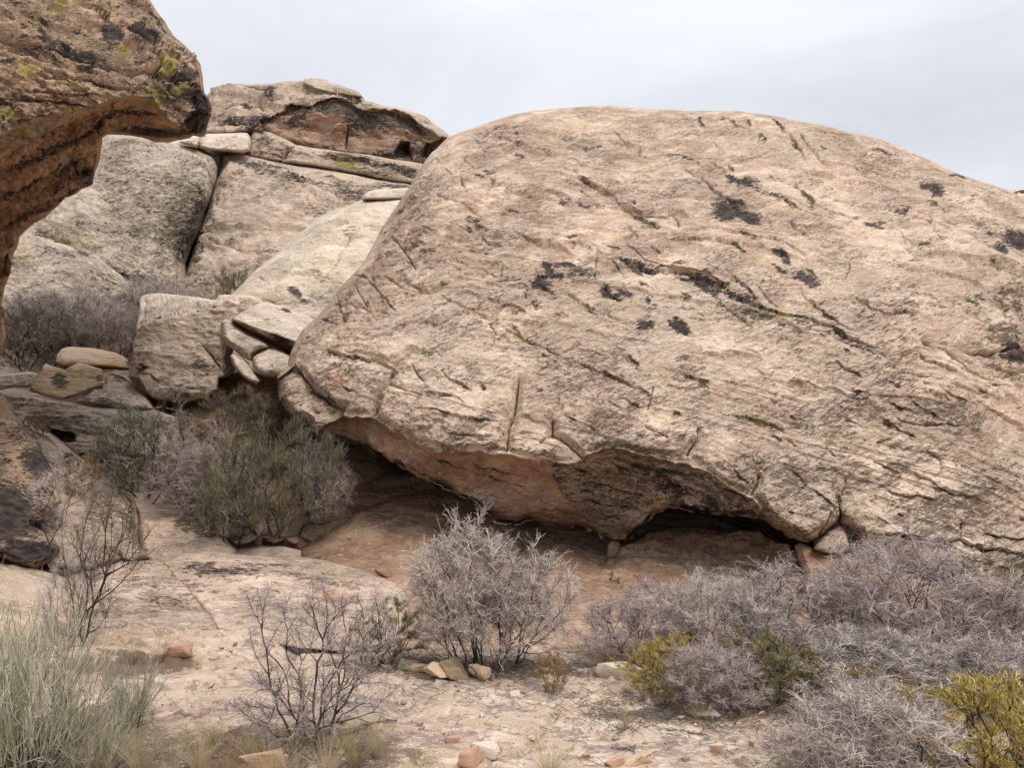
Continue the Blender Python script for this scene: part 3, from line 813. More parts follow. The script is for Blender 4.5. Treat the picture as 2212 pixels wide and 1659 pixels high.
# ------------------------------------------------------------------ the near cliff that hangs in from the left
OV = [(-900, -160), (-500, -190), (-160, -140), (290, -120), (325, 0), (337, 23), (358, 47), (377, 77), (400, 97), (420, 120), (433, 137), (438, 167), (443, 200), (452, 210), (457, 230), (458, 247), (450, 263), (443, 295),
      (417, 293), (410, 298), (363, 308), (337, 307), (307, 297), (267, 291), (233, 290), (220, 297), (218, 327), (213, 350), (202, 383), (200, 397), (177, 407), (163, 420), (140, 427),
      (123, 447), (97, 470), (73, 483), (43, 510), (37, 533), (28, 553), (23, 586), (10, 620), (3, 663), (8, 696), (12, 726), (2, 756), (-40, 790), (-90, 850), (-150, 950), (-230, 1080), (-330, 1200), (-500, 1290), (-760, 1330), (-900, 1320)]
OV_LIP = [(-960, 640), (-600, 480), (-350, 380), (-160, 330), (0, 320), (33, 310), (73, 297), (100, 277), (133, 253), (160, 233), (197, 230), (233, 217), (267, 207), (287, 203), (300, 207), (327, 213), (340, 233), (370, 262), (392, 272), (404, 245), (446, 246), (458, 250)]
rock("overhanging_cliff", OV, [(-160, -120, 6.3), (0, 0, 6.3), (330, 0, 8.0), (230, 20, 7.0), (0, 300, 5.9), (200, 200, 6.3), (300, 190, 6.5), (440, 200, 7.4), (440, 290, 7.3), (0, 740, 7.0), (200, 380, 7.1), (60, 480, 7.0), (380, 120, 7.3), (-160, 400, 5.8), (-160, 760, 6.4), (-900, -160, 5.4), (-500, 300, 5.5), (-900, 1300, 5.2), (-400, 1200, 6.0)],
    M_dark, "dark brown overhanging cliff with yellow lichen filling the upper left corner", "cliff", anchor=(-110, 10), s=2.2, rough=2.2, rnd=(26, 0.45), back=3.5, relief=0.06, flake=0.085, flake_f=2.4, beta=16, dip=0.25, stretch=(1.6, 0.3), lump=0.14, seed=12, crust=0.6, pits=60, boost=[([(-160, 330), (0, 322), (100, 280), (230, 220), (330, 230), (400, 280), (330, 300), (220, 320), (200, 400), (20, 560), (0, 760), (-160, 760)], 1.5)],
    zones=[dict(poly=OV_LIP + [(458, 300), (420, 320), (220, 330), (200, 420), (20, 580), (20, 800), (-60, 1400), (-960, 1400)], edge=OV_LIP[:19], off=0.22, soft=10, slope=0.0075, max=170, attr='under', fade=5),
           dict(poly=[(640 / 3, 300), (233, 285), (267, 268), (300, 266), (345, 273), (390, 285), (404, 310), (340, 320), (220, 312)], off=0.9, soft=8),
           dict(poly=[(133, 335), (160, 300), (200, 300), (225, 300), (220, 400), (190, 410), (165, 385)], off=0.35, soft=10),
           dict(poly=[(233, -130), (233, 0), (253, 23), (283, 53), (320, 73), (347, 90), (387, 100), (400, 127), (430, 147), (450, 150), (460, -130)], edge=[(233, -130), (233, 0), (253, 23), (283, 53), (320, 73), (347, 90), (387, 100), (400, 127), (430, 147)], off=0.28, soft=6)],
    cracks=[([(-80, 40), (0, 68), (50, 87), (100, 97), (150, 110), (200, 120), (240, 128), (283, 140), (340, 151)], 4.5, 0.22, 2), ([(345, 115), (352, 135), (337, 155), (372, 172), (410, 178)], 3.0, 0.12), ([(372, 172), (370, 200), (395, 215)], 2.5, 0.08),
            ([(0, 210), (70, 215), (140, 222), (200, 231)], 3, 0.07), ([(60, 150), (120, 170), (200, 168)], 2.5, 0.05)],
    ledges=[([(160, 140), (185, 137), (225, 152)], 0.05, 20, 0.05), ([(20, 130), (90, 120), (150, 125)], 0.04, 18, 0.04), ([(30, 40), (90, 52), (150, 60), (215, 52)], 0.05, 22, 0.05), ([(100, 270), (150, 300), (205, 305)], 0.05, 18, 0.05), ([(20, 390), (80, 370), (150, 350)], 0.05, 20, 0.06), ([(0, 450), (50, 430), (110, 410)], 0.05, 20, 0.06), ([(-40, 360), (40, 345), (120, 300), (190, 272)], 0.06, 16, 0.08), ([(-40, 420), (40, 400), (100, 372), (160, 330)], 0.05, 14, 0.07), ([(0, 490), (40, 470), (80, 440)], 0.05, 14, 0.06), ([(130, 275), (200, 250), (270, 240), (340, 262)], 0.05, 14, 0.07),
             ([(-40, 20), (60, 30), (150, 25), (220, 35)], 0.05, 16, 0.06), ([(0, 95), (60, 108), (120, 118)], 0.05, 14, 0.05), ([(100, 160), (180, 170), (260, 190), (330, 180)], 0.06, 20, 0.07), ([(20, 190), (90, 196), (160, 204), (240, 205)], 0.05, 18, 0.06), ([(0, 262), (60, 255), (130, 240)], 0.05, 16, 0.06), ([(250, 20), (300, 48), (350, 62)], 0.05, 16, 0.06), ([(280, 130), (320, 132), (345, 140)], 0.04, 14, 0.05), ([(390, 185), (420, 190), (448, 205)], 0.05, 14, 0.08), ([(395, 235), (425, 238), (455, 246)], 0.05, 14, 0.08)],
    blots=dict(varnish=broken([(245, 66, 26, 12, 20, 1.15), (308, 92, 40, 22, 20, 1.2), (257, 86, 12, 7, 20, 1), (145, 98, 50, 11, 14, 0.9), (193, 143, 36, 9, 10, 1), (97, 51, 16, 8, 0, 0.9), (430, 218, 34, 26, 20, 1.0), (425, 268, 36, 24, 0, 1.0), (30, 122, 30, 8, 0, 0.8), (130, 132, 30, 12, 0, 0.65),
                        (55, 45, 40, 10, 10, 0.6), (320, 170, 50, 18, 25, 0.75), (390, 120, 30, 10, 30, 0.8), (405, 160, 24, 30, 0, 0.6), (190, 370, 30, 24, -30, 0.9), (110, 425, 60, 14, -35, 0.8), (60, 215, 90, 8, 5, 0.5), (300, 20, 40, 12, 30, 0.6), (20, 340, 60, 8, -12, 0.4), (240, 170, 40, 12, 10, 0.5)], 9) + [(428, 222, 30, 30, 0, 1.05), (425, 266, 34, 22, 0, 1.1), (308, 92, 30, 15, 20, 1.0), (245, 66, 20, 9, 20, 1.0), (340, 205, 50, 14, 15, 0.7), (170, 105, 70, 8, 14, 0.8), (385, 150, 40, 20, 40, 0.6), (60, 100, 60, 8, 12, 0.6), (100, 330, 90, 9, -27, 0.85), (50, 400, 80, 8, -30, 0.8), (185, 285, 60, 8, -30, 0.85), (300, 245, 50, 6, 3, 0.7), (40, 470, 50, 10, -35, 0.85), (150, 360, 40, 8, -35, 0.8), (330, 285, 80, 10, 3, 0.95), (200, 390, 30, 18, -35, 0.9), (140, 420, 40, 12, -30, 0.8)],
               lichen=[(360, 138, 20, 26, 20, 0.95), (268, 107, 18, 9, 20, 0.85), (336, 220, 15, 10, 0, 0.95), (14, 245, 20, 9, 0, 1.0), (145, 233, 18, 12, 0, 0.75), (58, 145, 36, 22, 30, 0.6), (45, 283, 50, 16, -20, 0.55), (128, 10, 18, 12, 0, 0.75), (80, 52, 10, 8, 0, 0.7), (165, 180, 10, 8, 0, 0.7), (340, 195, 60, 24, 10, 0.5), (385, 195, 24, 16, 0, 0.6), (428, 150, 12, 20, 0, 0.5), (120, 60, 80, 30, 10, 0.34), (200, 90, 60, 20, 20, 0.34), (255, 140, 12, 9, 0, 0.7)],
               dirt=[(345, 195, 70, 30, 15, 0.6), (100, 90, 140, 70, 10, 0.30), (250, 150, 100, 40, 10, 0.25), (400, 100, 40, 40, 30, 0.4)],
               rust=[(40, 170, 50, 40, 0, 0.45), (160, 205, 60, 16, 0, 0.5), (20, 220, 40, 20, 0, 0.5)]))

# ------------------------------------------------------------------ rocks on the skyline and the walls behind
CAP = [(430, 262), (448, 203), (461, 187), (498, 181), (545, 180), (587, 179), (615, 175), (656, 174), (700, 173), (741, 186), (769, 197), (785, 210), (790, 217), (806, 220), (837, 231), (858, 232), (895, 242), (918, 250), (937, 268), (955, 279), (973, 293), (985, 320), (960, 360), (908, 362),
       (843, 347), (798, 339), (725, 331), (641, 318), (595, 300), (560, 287), (519, 289), (480, 292), (440, 292)]
BROW = [(560, 262), (590, 245), (628, 221), (660, 226), (686, 218), (720, 217), (751, 221), (783, 234), (817, 239), (843, 237), (870, 247), (895, 257), (934, 276), (955, 290)]
rock("caprock", CAP, [(440, 290, 24.5), (460, 190, 25.5), (640, 176, 26.2), (800, 222, 25.5), (970, 295, 25), (640, 310, 24.2), (720, 250, 24.3), (900, 355, 24.2), (520, 240, 24.8)], M_far,
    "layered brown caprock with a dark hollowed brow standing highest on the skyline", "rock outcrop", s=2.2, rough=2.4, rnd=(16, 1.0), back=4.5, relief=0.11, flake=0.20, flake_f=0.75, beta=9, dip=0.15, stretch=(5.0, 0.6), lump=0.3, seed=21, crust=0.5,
    zones=[dict(poly=BROW + [(985, 330), (960, 370), (800, 350), (640, 325), (575, 292)], edge=BROW, off=0.40, soft=6, slope=0.008, max=60, attr='under', w=0.9, fade=16),
           dict(poly=[(630, 300), (660, 262), (720, 250), (790, 268), (840, 300), (800, 336), (720, 328)], off=0.2, soft=14), dict(poly=[(850, 330), (862, 312), (885, 312), (893, 345), (850, 345)], off=0.9, soft=8),
           dict(poly=[(905, 340), (918, 305), (960, 292), (985, 300), (980, 350)], off=0.8, soft=8)],
    ledges=[([(650, 200), (700, 205), (745, 212), (790, 218)], 0.25, 16, 0.3), ([(470, 240), (520, 225), (600, 215)], 0.15, 16, 0.15), ([(450, 272), (500, 262), (540, 275)], 0.2, 16, 0.3), ([(640, 300), (690, 312), (740, 328)], 0.15, 14, 0.25), ([(840, 290), (900, 300), (945, 312)], 0.3, 16, 0.4), ([(590, 280), (640, 272), (700, 268)], 0.2, 14, 0.25), ([(700, 290), (760, 284), (830, 296)], 0.2, 14, 0.25)],
    cracks=[([(575, 195), (560, 215), (575, 235)], 5, 0.3), ([(752, 270), (750, 300), (752, 328)], 2.5, 0.35)],
    blots=dict(varnish=[(680, 238, 60, 14, -4, 0.85), (790, 262, 70, 16, 14, 0.9), (880, 272, 50, 14, 25, 0.85), (640, 262, 40, 12, -20, 0.7), (535, 227, 14, 9, 10, 0.9), (560, 262, 40, 16, -20, 0.7), (582, 200, 14, 20, 10, 0.7), (510, 262, 40, 14, 0, 0.7), (760, 275, 30, 14, 0, 0.6), (900, 330, 50, 24, 0, 0.6), (850, 330, 40, 10, 0, 0.7), (560, 190, 30, 8, 0, 0.5)],
               dirt=[(700, 235, 120, 20, 4, 0.7), (850, 265, 90, 30, 18, 0.6), (620, 260, 60, 24, -20, 0.5), (530, 200, 60, 20, 0, 0.3), (900, 320, 70, 30, 10, 0.45)], lichen=[(640, 195, 40, 12, 0, 0.4), (700, 230, 40, 10, 0, 0.4)], rust=[(700, 290, 90, 22, 10, 0.45), (520, 255, 50, 20, 0, 0.4), (850, 285, 40, 10, 10, 0.5)]))
rock("capping_slab", [(653, 180), (657, 169), (681, 169), (704, 170), (712, 176), (730, 181), (741, 186), (769, 195), (780, 204), (785, 211), (760, 208), (720, 202), (680, 192)],
    [(653, 180, 25.2), (785, 210, 24.9), (700, 172, 25.5)], M_grey, "thin grey slab capping the very top of the skyline caprock", "rock slab", s=2.0, rough=1.2, rnd=(7, 0.4), back=1.6, relief=0.06, flake=0.06, flake_f=1.8, beta=12, lump=0.12, seed=22,
    blots=dict(lichen=[(690, 180, 40, 6, 10, 0.4), (750, 200, 30, 6, 20, 0.5)]))
rock("bedded_band", [(536, 338), (540, 300), (545, 280), (581, 284), (641, 312), (725, 326), (798, 334), (843, 342), (910, 352), (935, 372), (900, 398), (850, 392), (817, 386), (764, 375), (686, 362), (649, 357), (608, 352), (581, 347)],
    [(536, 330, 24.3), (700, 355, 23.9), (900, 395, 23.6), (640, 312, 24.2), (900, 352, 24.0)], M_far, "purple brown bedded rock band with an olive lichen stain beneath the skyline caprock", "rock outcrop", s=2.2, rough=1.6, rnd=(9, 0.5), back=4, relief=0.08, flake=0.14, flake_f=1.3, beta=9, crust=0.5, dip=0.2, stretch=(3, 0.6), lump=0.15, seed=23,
    cracks=[([(622, 318), (612, 335), (604, 352)], 5, 0.5, 1)], ledges=[([(650, 330), (720, 340), (800, 352), (900, 372)], 0.15, 12, 0.15)],
    blots=dict(lichen=[(750, 356, 40, 12, 12, 0.75)], varnish=[(760, 342, 70, 10, 8, 0.75), (565, 305, 24, 16, 0, 0.6), (860, 365, 60, 10, 12, 0.7), (590, 330, 40, 14, 0, 0.45)], dirt=[(800, 370, 90, 12, 10, 0.5)], rust=[(600, 330, 60, 20, 10, 0.4)]))
rock("loaf_block", [(425, 318), (430, 303), (437, 296), (446, 289), (470, 288), (490, 287), (520, 286), (534, 287), (541, 296), (543, 308), (540, 326), (525, 331), (508, 329), (480, 326), (451, 324), (435, 322)], [(425, 318, 22.8), (543, 320, 22.6), (490, 287, 23.2)], M_block,
    "cream loaf shaped block lying under the skyline caprock", "stone block", s=2.0, rough=1.0, rnd=(12, 0.6), back=1.6, relief=0.05, flake=0.03, beta=4, lump=0.12, seed=24)
rock("loaf_block", [(385, 306), (398, 301), (414, 293), (428, 295), (432, 305), (428, 318), (405, 312)], [(385, 306, 22.6), (432, 318, 22.5), (414, 292, 22.9)], M_block,
    "small cream block tucked between the overhanging cliff nose and the loaf shaped block", "stone block", s=2.0, rough=1.0, rnd=(9, 0.5), back=1.2, relief=0.05, flake=0.03, beta=4, lump=0.1, seed=25)

rock("rock_buttress", [(20, 640), (20, 470), (100, 380), (200, 320), (225, 282), (260, 281), (300, 288), (350, 300), (383, 311), (415, 316), (437, 321), (458, 333), (467, 345), (471, 362), (468, 387), (458, 417), (444, 457), (431, 500), (414, 533), (401, 570), (398, 760), (200, 790), (20, 790)],
    [(20, 640, 17.5), (200, 790, 17.2), (20, 470, 19), (260, 297, 22), (440, 320, 22.5), (470, 380, 21.5), (400, 600, 18.5), (200, 500, 19), (340, 450, 19.6), (300, 330, 21.3)], M_grey,
    "tall rounded dark grey lichened buttress left of the black cleft", "rock wall", s=2.3, rough=1.8, rnd=(42, 1.6), back=5, relief=0.13, flake=0.12, flake_f=0.9, beta=22, lump=0.3, seed=31,
    ledges=[([(300, 480), (360, 500), (430, 490)], 0.1, 26, 0.12), ([(120, 560), (200, 570), (280, 600)], 0.1, 22, 0.12)],
    cracks=[([(250, 400), (300, 430), (330, 450)], 2.5, 0.12)],
    blots=dict(dirt=[(400, 480, 70, 110, 15, 0.66), (300, 420, 150, 90, 30, 0.47), (420, 380, 50, 50, 0, 0.42), (180, 560, 120, 50, 10, 0.38), (360, 560, 60, 50, 0, 0.5)], varnish=[(405, 520, 36, 50, 20, 0.75), (430, 460, 22, 40, 15, 0.7), (380, 420, 60, 40, 0, 0.3), (120, 520, 40, 20, 30, 0.5), (280, 600, 60, 20, 10, 0.6)],
               lichen=[(160, 520, 70, 40, 10, 0.45), (200, 560, 60, 30, 0, 0.4), (340, 440, 60, 30, 0, 0.28), (430, 330, 30, 8, 15, 0.6), (230, 440, 30, 16, 0, 0.4)]))
rock("slickrock_wall", [(300, 660), (400, 590), (420, 520), (445, 460), (460, 405), (470, 378), (476, 350), (472, 332), (490, 328), (540, 336), (581, 345), (640, 356), (700, 362), (764, 374), (817, 385), (882, 393), (930, 410), (900, 520), (840, 660), (600, 700)],
    [(400, 640, 18.8), (474, 340, 23.2), (700, 362, 23.4), (900, 400, 23.2), (860, 600, 19.5), (440, 520, 20.4), (600, 500, 20.6), (700, 440, 21.8), (520, 620, 18.6)], M_far,
    "wide pinkish slickrock wall sloping down right of the black cleft", "rock wall", s=2.3, rough=1.6, rnd=(30, 1.3), back=4, relief=0.12, flake=0.17, flake_f=0.9, beta=12, lump=0.3, seed=32, stretch=(3.0, 0.7),
    ledges=[([(610, 388), (640, 396), (660, 392)], 0.12, 12, 0.18), ([(690, 400), (730, 425), (800, 440)], 0.14, 18, 0.2), ([(640, 412), (690, 430), (740, 445)], 0.1, 16, 0.14)],
    cracks=[([(445, 510), (480, 528), (520, 540), (565, 545)], 2.5, 0.22), ([(515, 428), (560, 430), (590, 423)], 2.2, 0.14), ([(560, 600), (600, 590), (640, 585)], 2.2, 0.1)],
    blots=dict(dirt=[(760, 410, 90, 28, 12, 0.6), (650, 400, 90, 30, 12, 0.38), (560, 590, 80, 30, 0, 0.4), (470, 600, 50, 30, 0, 0.35)], varnish=[(760, 415, 40, 14, 25, 0.75), (650, 390, 40, 10, 10, 0.6), (560, 365, 60, 8, 8, 0.6), (860, 405, 50, 8, 8, 0.8), (470, 345, 10, 20, 0, 0.7)], lichen=[(520, 580, 60, 24, 0, 0.35), (640, 560, 40, 20, 0, 0.3)], rust=[(510, 590, 60, 20, 0, 0.35)]))
rock("backing_rock", [(330, 660), (340, 330), (380, 306), (440, 288), (520, 280), (600, 290), (600, 380), (520, 420), (480, 560), (440, 660)], [(330, 660, 23), (380, 306, 25.0), (560, 285, 25.0), (500, 350, 25.5), (440, 660, 23)], M_grey,  # added backing: keeps the cleft dark where sky would show through
    "backing rock added behind the black cleft to keep it dark", "rock wall", s=4.0, rough=1.0, rnd=(10, 0.3), back=1.5, relief=0.06, lump=0.1, seed=33)

rock("cream_slab", [(480, 690), (500, 636), (520, 616), (550, 586), (590, 553), (628, 519), (660, 493), (686, 470), (712, 457), (743, 446), (769, 436), (783, 430), (800, 428), (830, 424), (870, 420), (940, 430), (900, 560), (800, 720), (640, 740)],
    [(480, 690, 14.8), (660, 495, 17.5), (850, 420, 18.5), (760, 640, 14.6), (600, 640, 14.9), (720, 540, 16.0), (640, 740, 14.0)], M_cream,
    "smooth cream slab leaning up behind the giant boulder", "rock slab", s=2.2, rough=1.2, rnd=(30, 0.9), back=2.5, relief=0.035, flake=0.03, flake_f=1.3, beta=-14, lump=0.12, seed=34,
    ledges=[([(590, 588), (630, 592), (660, 590), (690, 600)], 0.06, 16, 0.1), ([(560, 597), (575, 604)], 0.08, 12, 0.15), ([(720, 489), (740, 483), (760, 492)], 0.05, 12, 0.08)],
    cracks=[([(700, 600), (730, 560), (760, 500)], 3, 0.08), ([(560, 640), (600, 655), (640, 650)], 2.5, 0.06)],
    blots=dict(varnish=[(637, 632, 18, 9, 40, 1.0), (655, 650, 12, 6, 0, 0.8)], dirt=[(690, 595, 30, 14, 20, 0.6), (760, 500, 20, 24, -40, 0.5), (690, 650, 40, 20, 0, 0.5)], lichen=[(680, 570, 50, 24, -20, 0.3)], rust=[(740, 484, 20, 5, 0, 0.7), (690, 585, 24, 16, 0, 0.3)]))
rock("loaf_block", [(783, 432), (786, 420), (796, 413), (817, 409), (850, 407), (900, 405), (930, 420), (880, 430), (820, 432)], [(783, 432, 18.2), (880, 408, 18.6), (900, 430, 18.2)], M_cream,
    "flat cream block perched on top of the smooth cream slab", "stone block", s=2.0, rough=1.0, rnd=(9, 0.5), back=1.6, relief=0.04, flake=0.03, beta=-4, lump=0.1, seed=35)
rock("lichened_boulder", [(-20, 720), (-10, 560), (25, 520), (43, 511), (70, 487), (90, 495), (103, 510), (117, 523), (157, 533), (213, 553), (233, 573), (263, 596), (287, 622), (296, 640), (262, 652), (247, 668), (240, 690), (190, 712), (100, 740)],
    None, M_grey, "grey boulder with a pale sloping face half hidden by purple brush on the left", s=2.2, rough=1.6, rnd=(18, 0.6), back=2.5, relief=0.05, flake=0.05, flake_f=1.2, beta=25, lump=0.14, seed=36,
    facets=[[(-20, 720, 15.6), (70, 490, 16.8), (185, 700, 15.3)], [(180, 700, 15.25), (146, 565, 15.9), (290, 640, 16.9)]],
    blots=dict(dirt=[(230, 610, 50, 40, 20, 0.55), (60, 600, 60, 30, 0, 0.3), (130, 540, 30, 14, 20, 0.4)], lichen=[(60, 560, 60, 30, 20, 0.4)], varnish=[(95, 505, 24, 10, 25, 0.8), (180, 545, 20, 6, 15, 0.7), (235, 650, 16, 20, 0, 0.5), (150, 548, 16, 8, 20, 0.6)], rust=[(60, 600, 40, 14, 20, 0.4), (205, 630, 20, 16, 0, 0.5)]))

# ------------------------------------------------------------------ the jumble between the cliff and the giant boulder
rock("block_boulder", [(303, 645), (307, 640), (320, 635), (340, 634), (367, 635), (417, 641), (445, 645), (467, 648), (473, 637), (485, 635), (507, 636), (540, 638), (560, 643), (575, 660), (560, 690), (520, 720), (505, 750), (500, 780), (508, 800), (495, 812), (473, 818), (470, 843), (450, 856), (443, 878), (417, 884), (390, 885), (353, 884), (330, 873), (310, 850), (290, 833), (277, 813),
    (281, 796), (287, 766), (287, 740), (293, 728), (295, 703), (302, 670)],
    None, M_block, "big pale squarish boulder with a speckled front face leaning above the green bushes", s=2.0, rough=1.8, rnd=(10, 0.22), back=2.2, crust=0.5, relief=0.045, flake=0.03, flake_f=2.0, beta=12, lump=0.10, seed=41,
    facets=[[(313, 706, 11.6), (433, 673, 11.5), (380, 850, 11.1)], [(313, 706, 11.6), (477, 653, 11.5), (370, 636, 13.4)], [(300, 700, 11.65), (285, 790, 11.4), (270, 700, 12.4)], [(300, 845, 11.15), (440, 858, 11.1), (380, 890, 11.9)], [(500, 760, 11.35), (520, 690, 11.6), (540, 760, 12.0)]],
    zones=[dict(poly=[(278, 812), (307, 818), (320, 843), (345, 854), (367, 860), (400, 866), (440, 856), (450, 900), (300, 900), (270, 830)], edge=[(278, 812), (307, 818), (320, 843), (345, 854), (367, 860), (400, 866), (440, 856)], off=0.12, soft=6, slope=0.004, attr='under', w=0.8)],
    cracks=[([(480, 690), (520, 720)], 3, 0.08), ([(430, 740), (470, 790), (475, 815)], 3, 0.08), ([(313, 640), (308, 680), (300, 720)], 2.5, 0.05)], ledges=[([(300, 806), (330, 812), (350, 830)], 0.04, 14, 0.06)],
    blots=dict(dirt=[(440, 790, 50, 50, 0, 0.5), (400, 840, 70, 24, 0, 0.55), (360, 800, 90, 40, 0, 0.32), (500, 660, 40, 16, 0, 0.3), (400, 740, 70, 40, 0, 0.28)], varnish=[(310, 797, 12, 10, 0, 0.9), (345, 687, 6, 4, 0, 1), (490, 720, 14, 10, 0, 0.5)], rust=[(380, 745, 16, 8, 0, 0.5)], lichen=[(293, 790, 8, 8, 0, 0.6)]))
rock("tilted_slab", [(500, 688), (515, 678), (527, 669), (553, 655), (570, 653), (587, 655), (623, 666), (667, 683), (690, 700), (700, 740), (640, 765), (622, 764), (596, 750), (567, 735), (533, 714), (513, 702)],
    None, M_block, "flat topped tilted slab with a brown underside wedged against the giant boulder", "rock slab", s=2.0, rough=1.2, rnd=(7, 0.12), back=1.3, relief=0.022, flake=0.015, beta=20, lump=0.05, seed=42,
    facets=[[(503, 690, 11.0), (640, 735, 10.7), (587, 655, 12.3)], [(503, 690, 11.0), (640, 740, 10.7), (560, 733, 11.35)]],
    zones=[dict(poly=[(500, 690), (530, 697), (560, 715), (600, 736), (630, 748), (640, 770), (560, 740), (510, 706)], edge=[(500, 690), (530, 697), (560, 715), (600, 736), (630, 748)], off=0.10, soft=5, attr='under', w=1)],
    blots=dict(varnish=[(619, 672, 10, 5, 20, 1.0), (610, 735, 20, 8, 20, 0.9)], dirt=[(600, 730, 30, 8, 20, 0.7)]))
rock("finger_stone", [(477, 696), (482, 690), (490, 688), (500, 690), (510, 696), (533, 716), (560, 733), (574, 742), (580, 750), (567, 754), (553, 762), (547, 768), (544, 780), (536, 778), (520, 768), (505, 756), (488, 744), (478, 730)], [(477, 700, 10.9), (575, 750, 10.6), (510, 770, 10.75), (500, 690, 11.2)], M_block,
    "long rounded finger stone lying under the tilted slab", "stone", s=1.8, rough=0.8, rnd=(18, 0.42), back=0.8, relief=0.02, flake=0.012, beta=35, lump=0.05, seed=43, blots=dict(dirt=[(530, 765, 30, 10, 30, 0.4)]))
rock("wedged_stone", [(545, 772), (553, 763), (567, 754), (580, 751), (593, 752), (612, 760), (628, 770), (640, 800), (617, 815), (593, 816), (567, 813), (553, 806), (545, 792)], [(545, 780, 10.5), (630, 780, 10.4), (590, 815, 10.3), (590, 752, 10.8)], M_block,
    "rounded grey stone packed between the tilted slab and the giant boulder nose", "stone", s=1.8, rough=0.8, rnd=(20, 0.4), back=0.9, relief=0.02, flake=0.012, beta=15, lump=0.05, seed=44, blots=dict(dirt=[(590, 800, 40, 14, 10, 0.4)]))
rock("splinter_stone", [(497, 768), (503, 764), (520, 770), (532, 780), (540, 790), (552, 805), (565, 821), (557, 831), (540, 824), (525, 814), (510, 800), (500, 785)], [(497, 768, 10.7), (565, 825, 10.4), (510, 800, 10.55), (535, 780, 10.75)], M_block,
    "pale splinter stone standing below the long finger stone", "stone", s=1.8, rough=0.8, rnd=(11, 0.25), back=0.6, relief=0.02, flake=0.012, beta=45, lump=0.04, seed=45)
rock("red_ledge", [(400, 930), (410, 880), (450, 845), (470, 815), (520, 800), (600, 810), (660, 830), (700, 900), (660, 960), (540, 960)], [(400, 930, 11.0), (470, 815, 12.2), (600, 810, 12.2), (660, 950, 10.8), (540, 950, 10.8)], M_brown,
    "rusty ledge in the dark gap behind the green bushes", "rock ledge", s=3.0, rough=1.5, rnd=(10, 0.2), back=1.2, relief=0.04, flake=0.05, flake_f=3, beta=2, lump=0.08, seed=46, blots=dict(rust=[(520, 850, 90, 40, 0, 0.8)]))
rock("pale_flat_stone", [(122, 783), (123, 768), (133, 754), (145, 750), (157, 749), (203, 752), (225, 757), (247, 761), (265, 768), (277, 777), (280, 800), (262, 800), (240, 797), (222, 798), (190, 794), (160, 789), (140, 790)], [(122, 785, 12.2), (280, 795, 11.9), (200, 752, 12.9), (200, 795, 11.95)], M_tan,
    "long pale pink stone lying on the ledge beside the squarish boulder", "stone", s=1.8, rough=0.9, rnd=(15, 0.4), back=0.9, relief=0.025, flake=0.02, beta=6, lump=0.05, seed=47,
    zones=[dict(poly=[(170, 786), (240, 790), (285, 795), (285, 806), (170, 800)], off=0.1, soft=5, attr='under', w=0.7)])
rock("angular_stone", [(63, 845), (64, 829), (76, 815), (90, 800), (93, 790), (98, 785), (110, 790), (123, 794), (141, 800), (155, 790), (170, 784), (187, 787), (205, 793), (220, 797), (227, 829), (212, 835), (197, 841), (183, 847), (167, 854), (150, 860), (133, 864), (115, 860), (97, 857), (80, 850)],
    None, M_yellow, "angular yellow stone with a round grey stain, sitting on the hollowed ledge", "stone", s=1.8, rough=0.7, rnd=(6, 0.12), back=0.9, relief=0.014, flake=0.01, beta=5, lump=0.05, seed=48,
    facets=[[(70, 840, 11.0), (140, 860, 10.9), (110, 800, 11.3)], [(160, 855, 10.9), (220, 828, 11.2), (175, 790, 11.25)], [(90, 800, 11.15), (215, 798, 11.2), (150, 786, 11.8)], [(150, 858, 10.9), (227, 829, 11.05), (190, 850, 11.2)]],
    blots=dict(dirt=[(128, 822, 20, 22, 0, 0.75), (215, 815, 12, 14, 0, 0.7), (165, 855, 30, 6, -15, 0.6)]))
rock("flat_ledge_stone", [(-30, 850), (-20, 815), (0, 810), (33, 806), (60, 803), (82, 806), (80, 822), (66, 833), (60, 838), (20, 838), (0, 843)], [(-30, 850, 11.2), (80, 835, 11.1), (30, 806, 11.9)], M_cream,
    "flat cream stone at the left edge beside the angular yellow stone", "stone", s=1.8, rough=0.9, rnd=(8, 0.25), back=0.9, relief=0.03, flake=0.03, flake_f=4, beta=4, lump=0.05, seed=49)
rock("layered_slab", [(160, 868), (180, 856), (200, 842), (230, 828), (227, 818), (240, 806), (267, 815), (285, 828), (300, 842), (317, 858), (332, 884), (300, 884), (265, 880), (233, 876), (200, 872)], [(160, 868, 10.7), (332, 884, 10.7), (250, 812, 12.0), (250, 878, 10.6)], M_cream,
    "layered cream slab on the ledge under the squarish boulder", "rock slab", s=1.9, rough=1.2, rnd=(8, 0.2), back=1.2, relief=0.04, flake=0.06, flake_f=4.5, beta=6, dip=0.2, lump=0.06, seed=50, blots=dict(varnish=[(255, 818, 30, 6, 0, 0.6)], dirt=[(240, 870, 60, 8, 5, 0.6), (300, 880, 30, 6, 0, 0.5)], rust=[(245, 848, 24, 10, 0, 0.5)]))
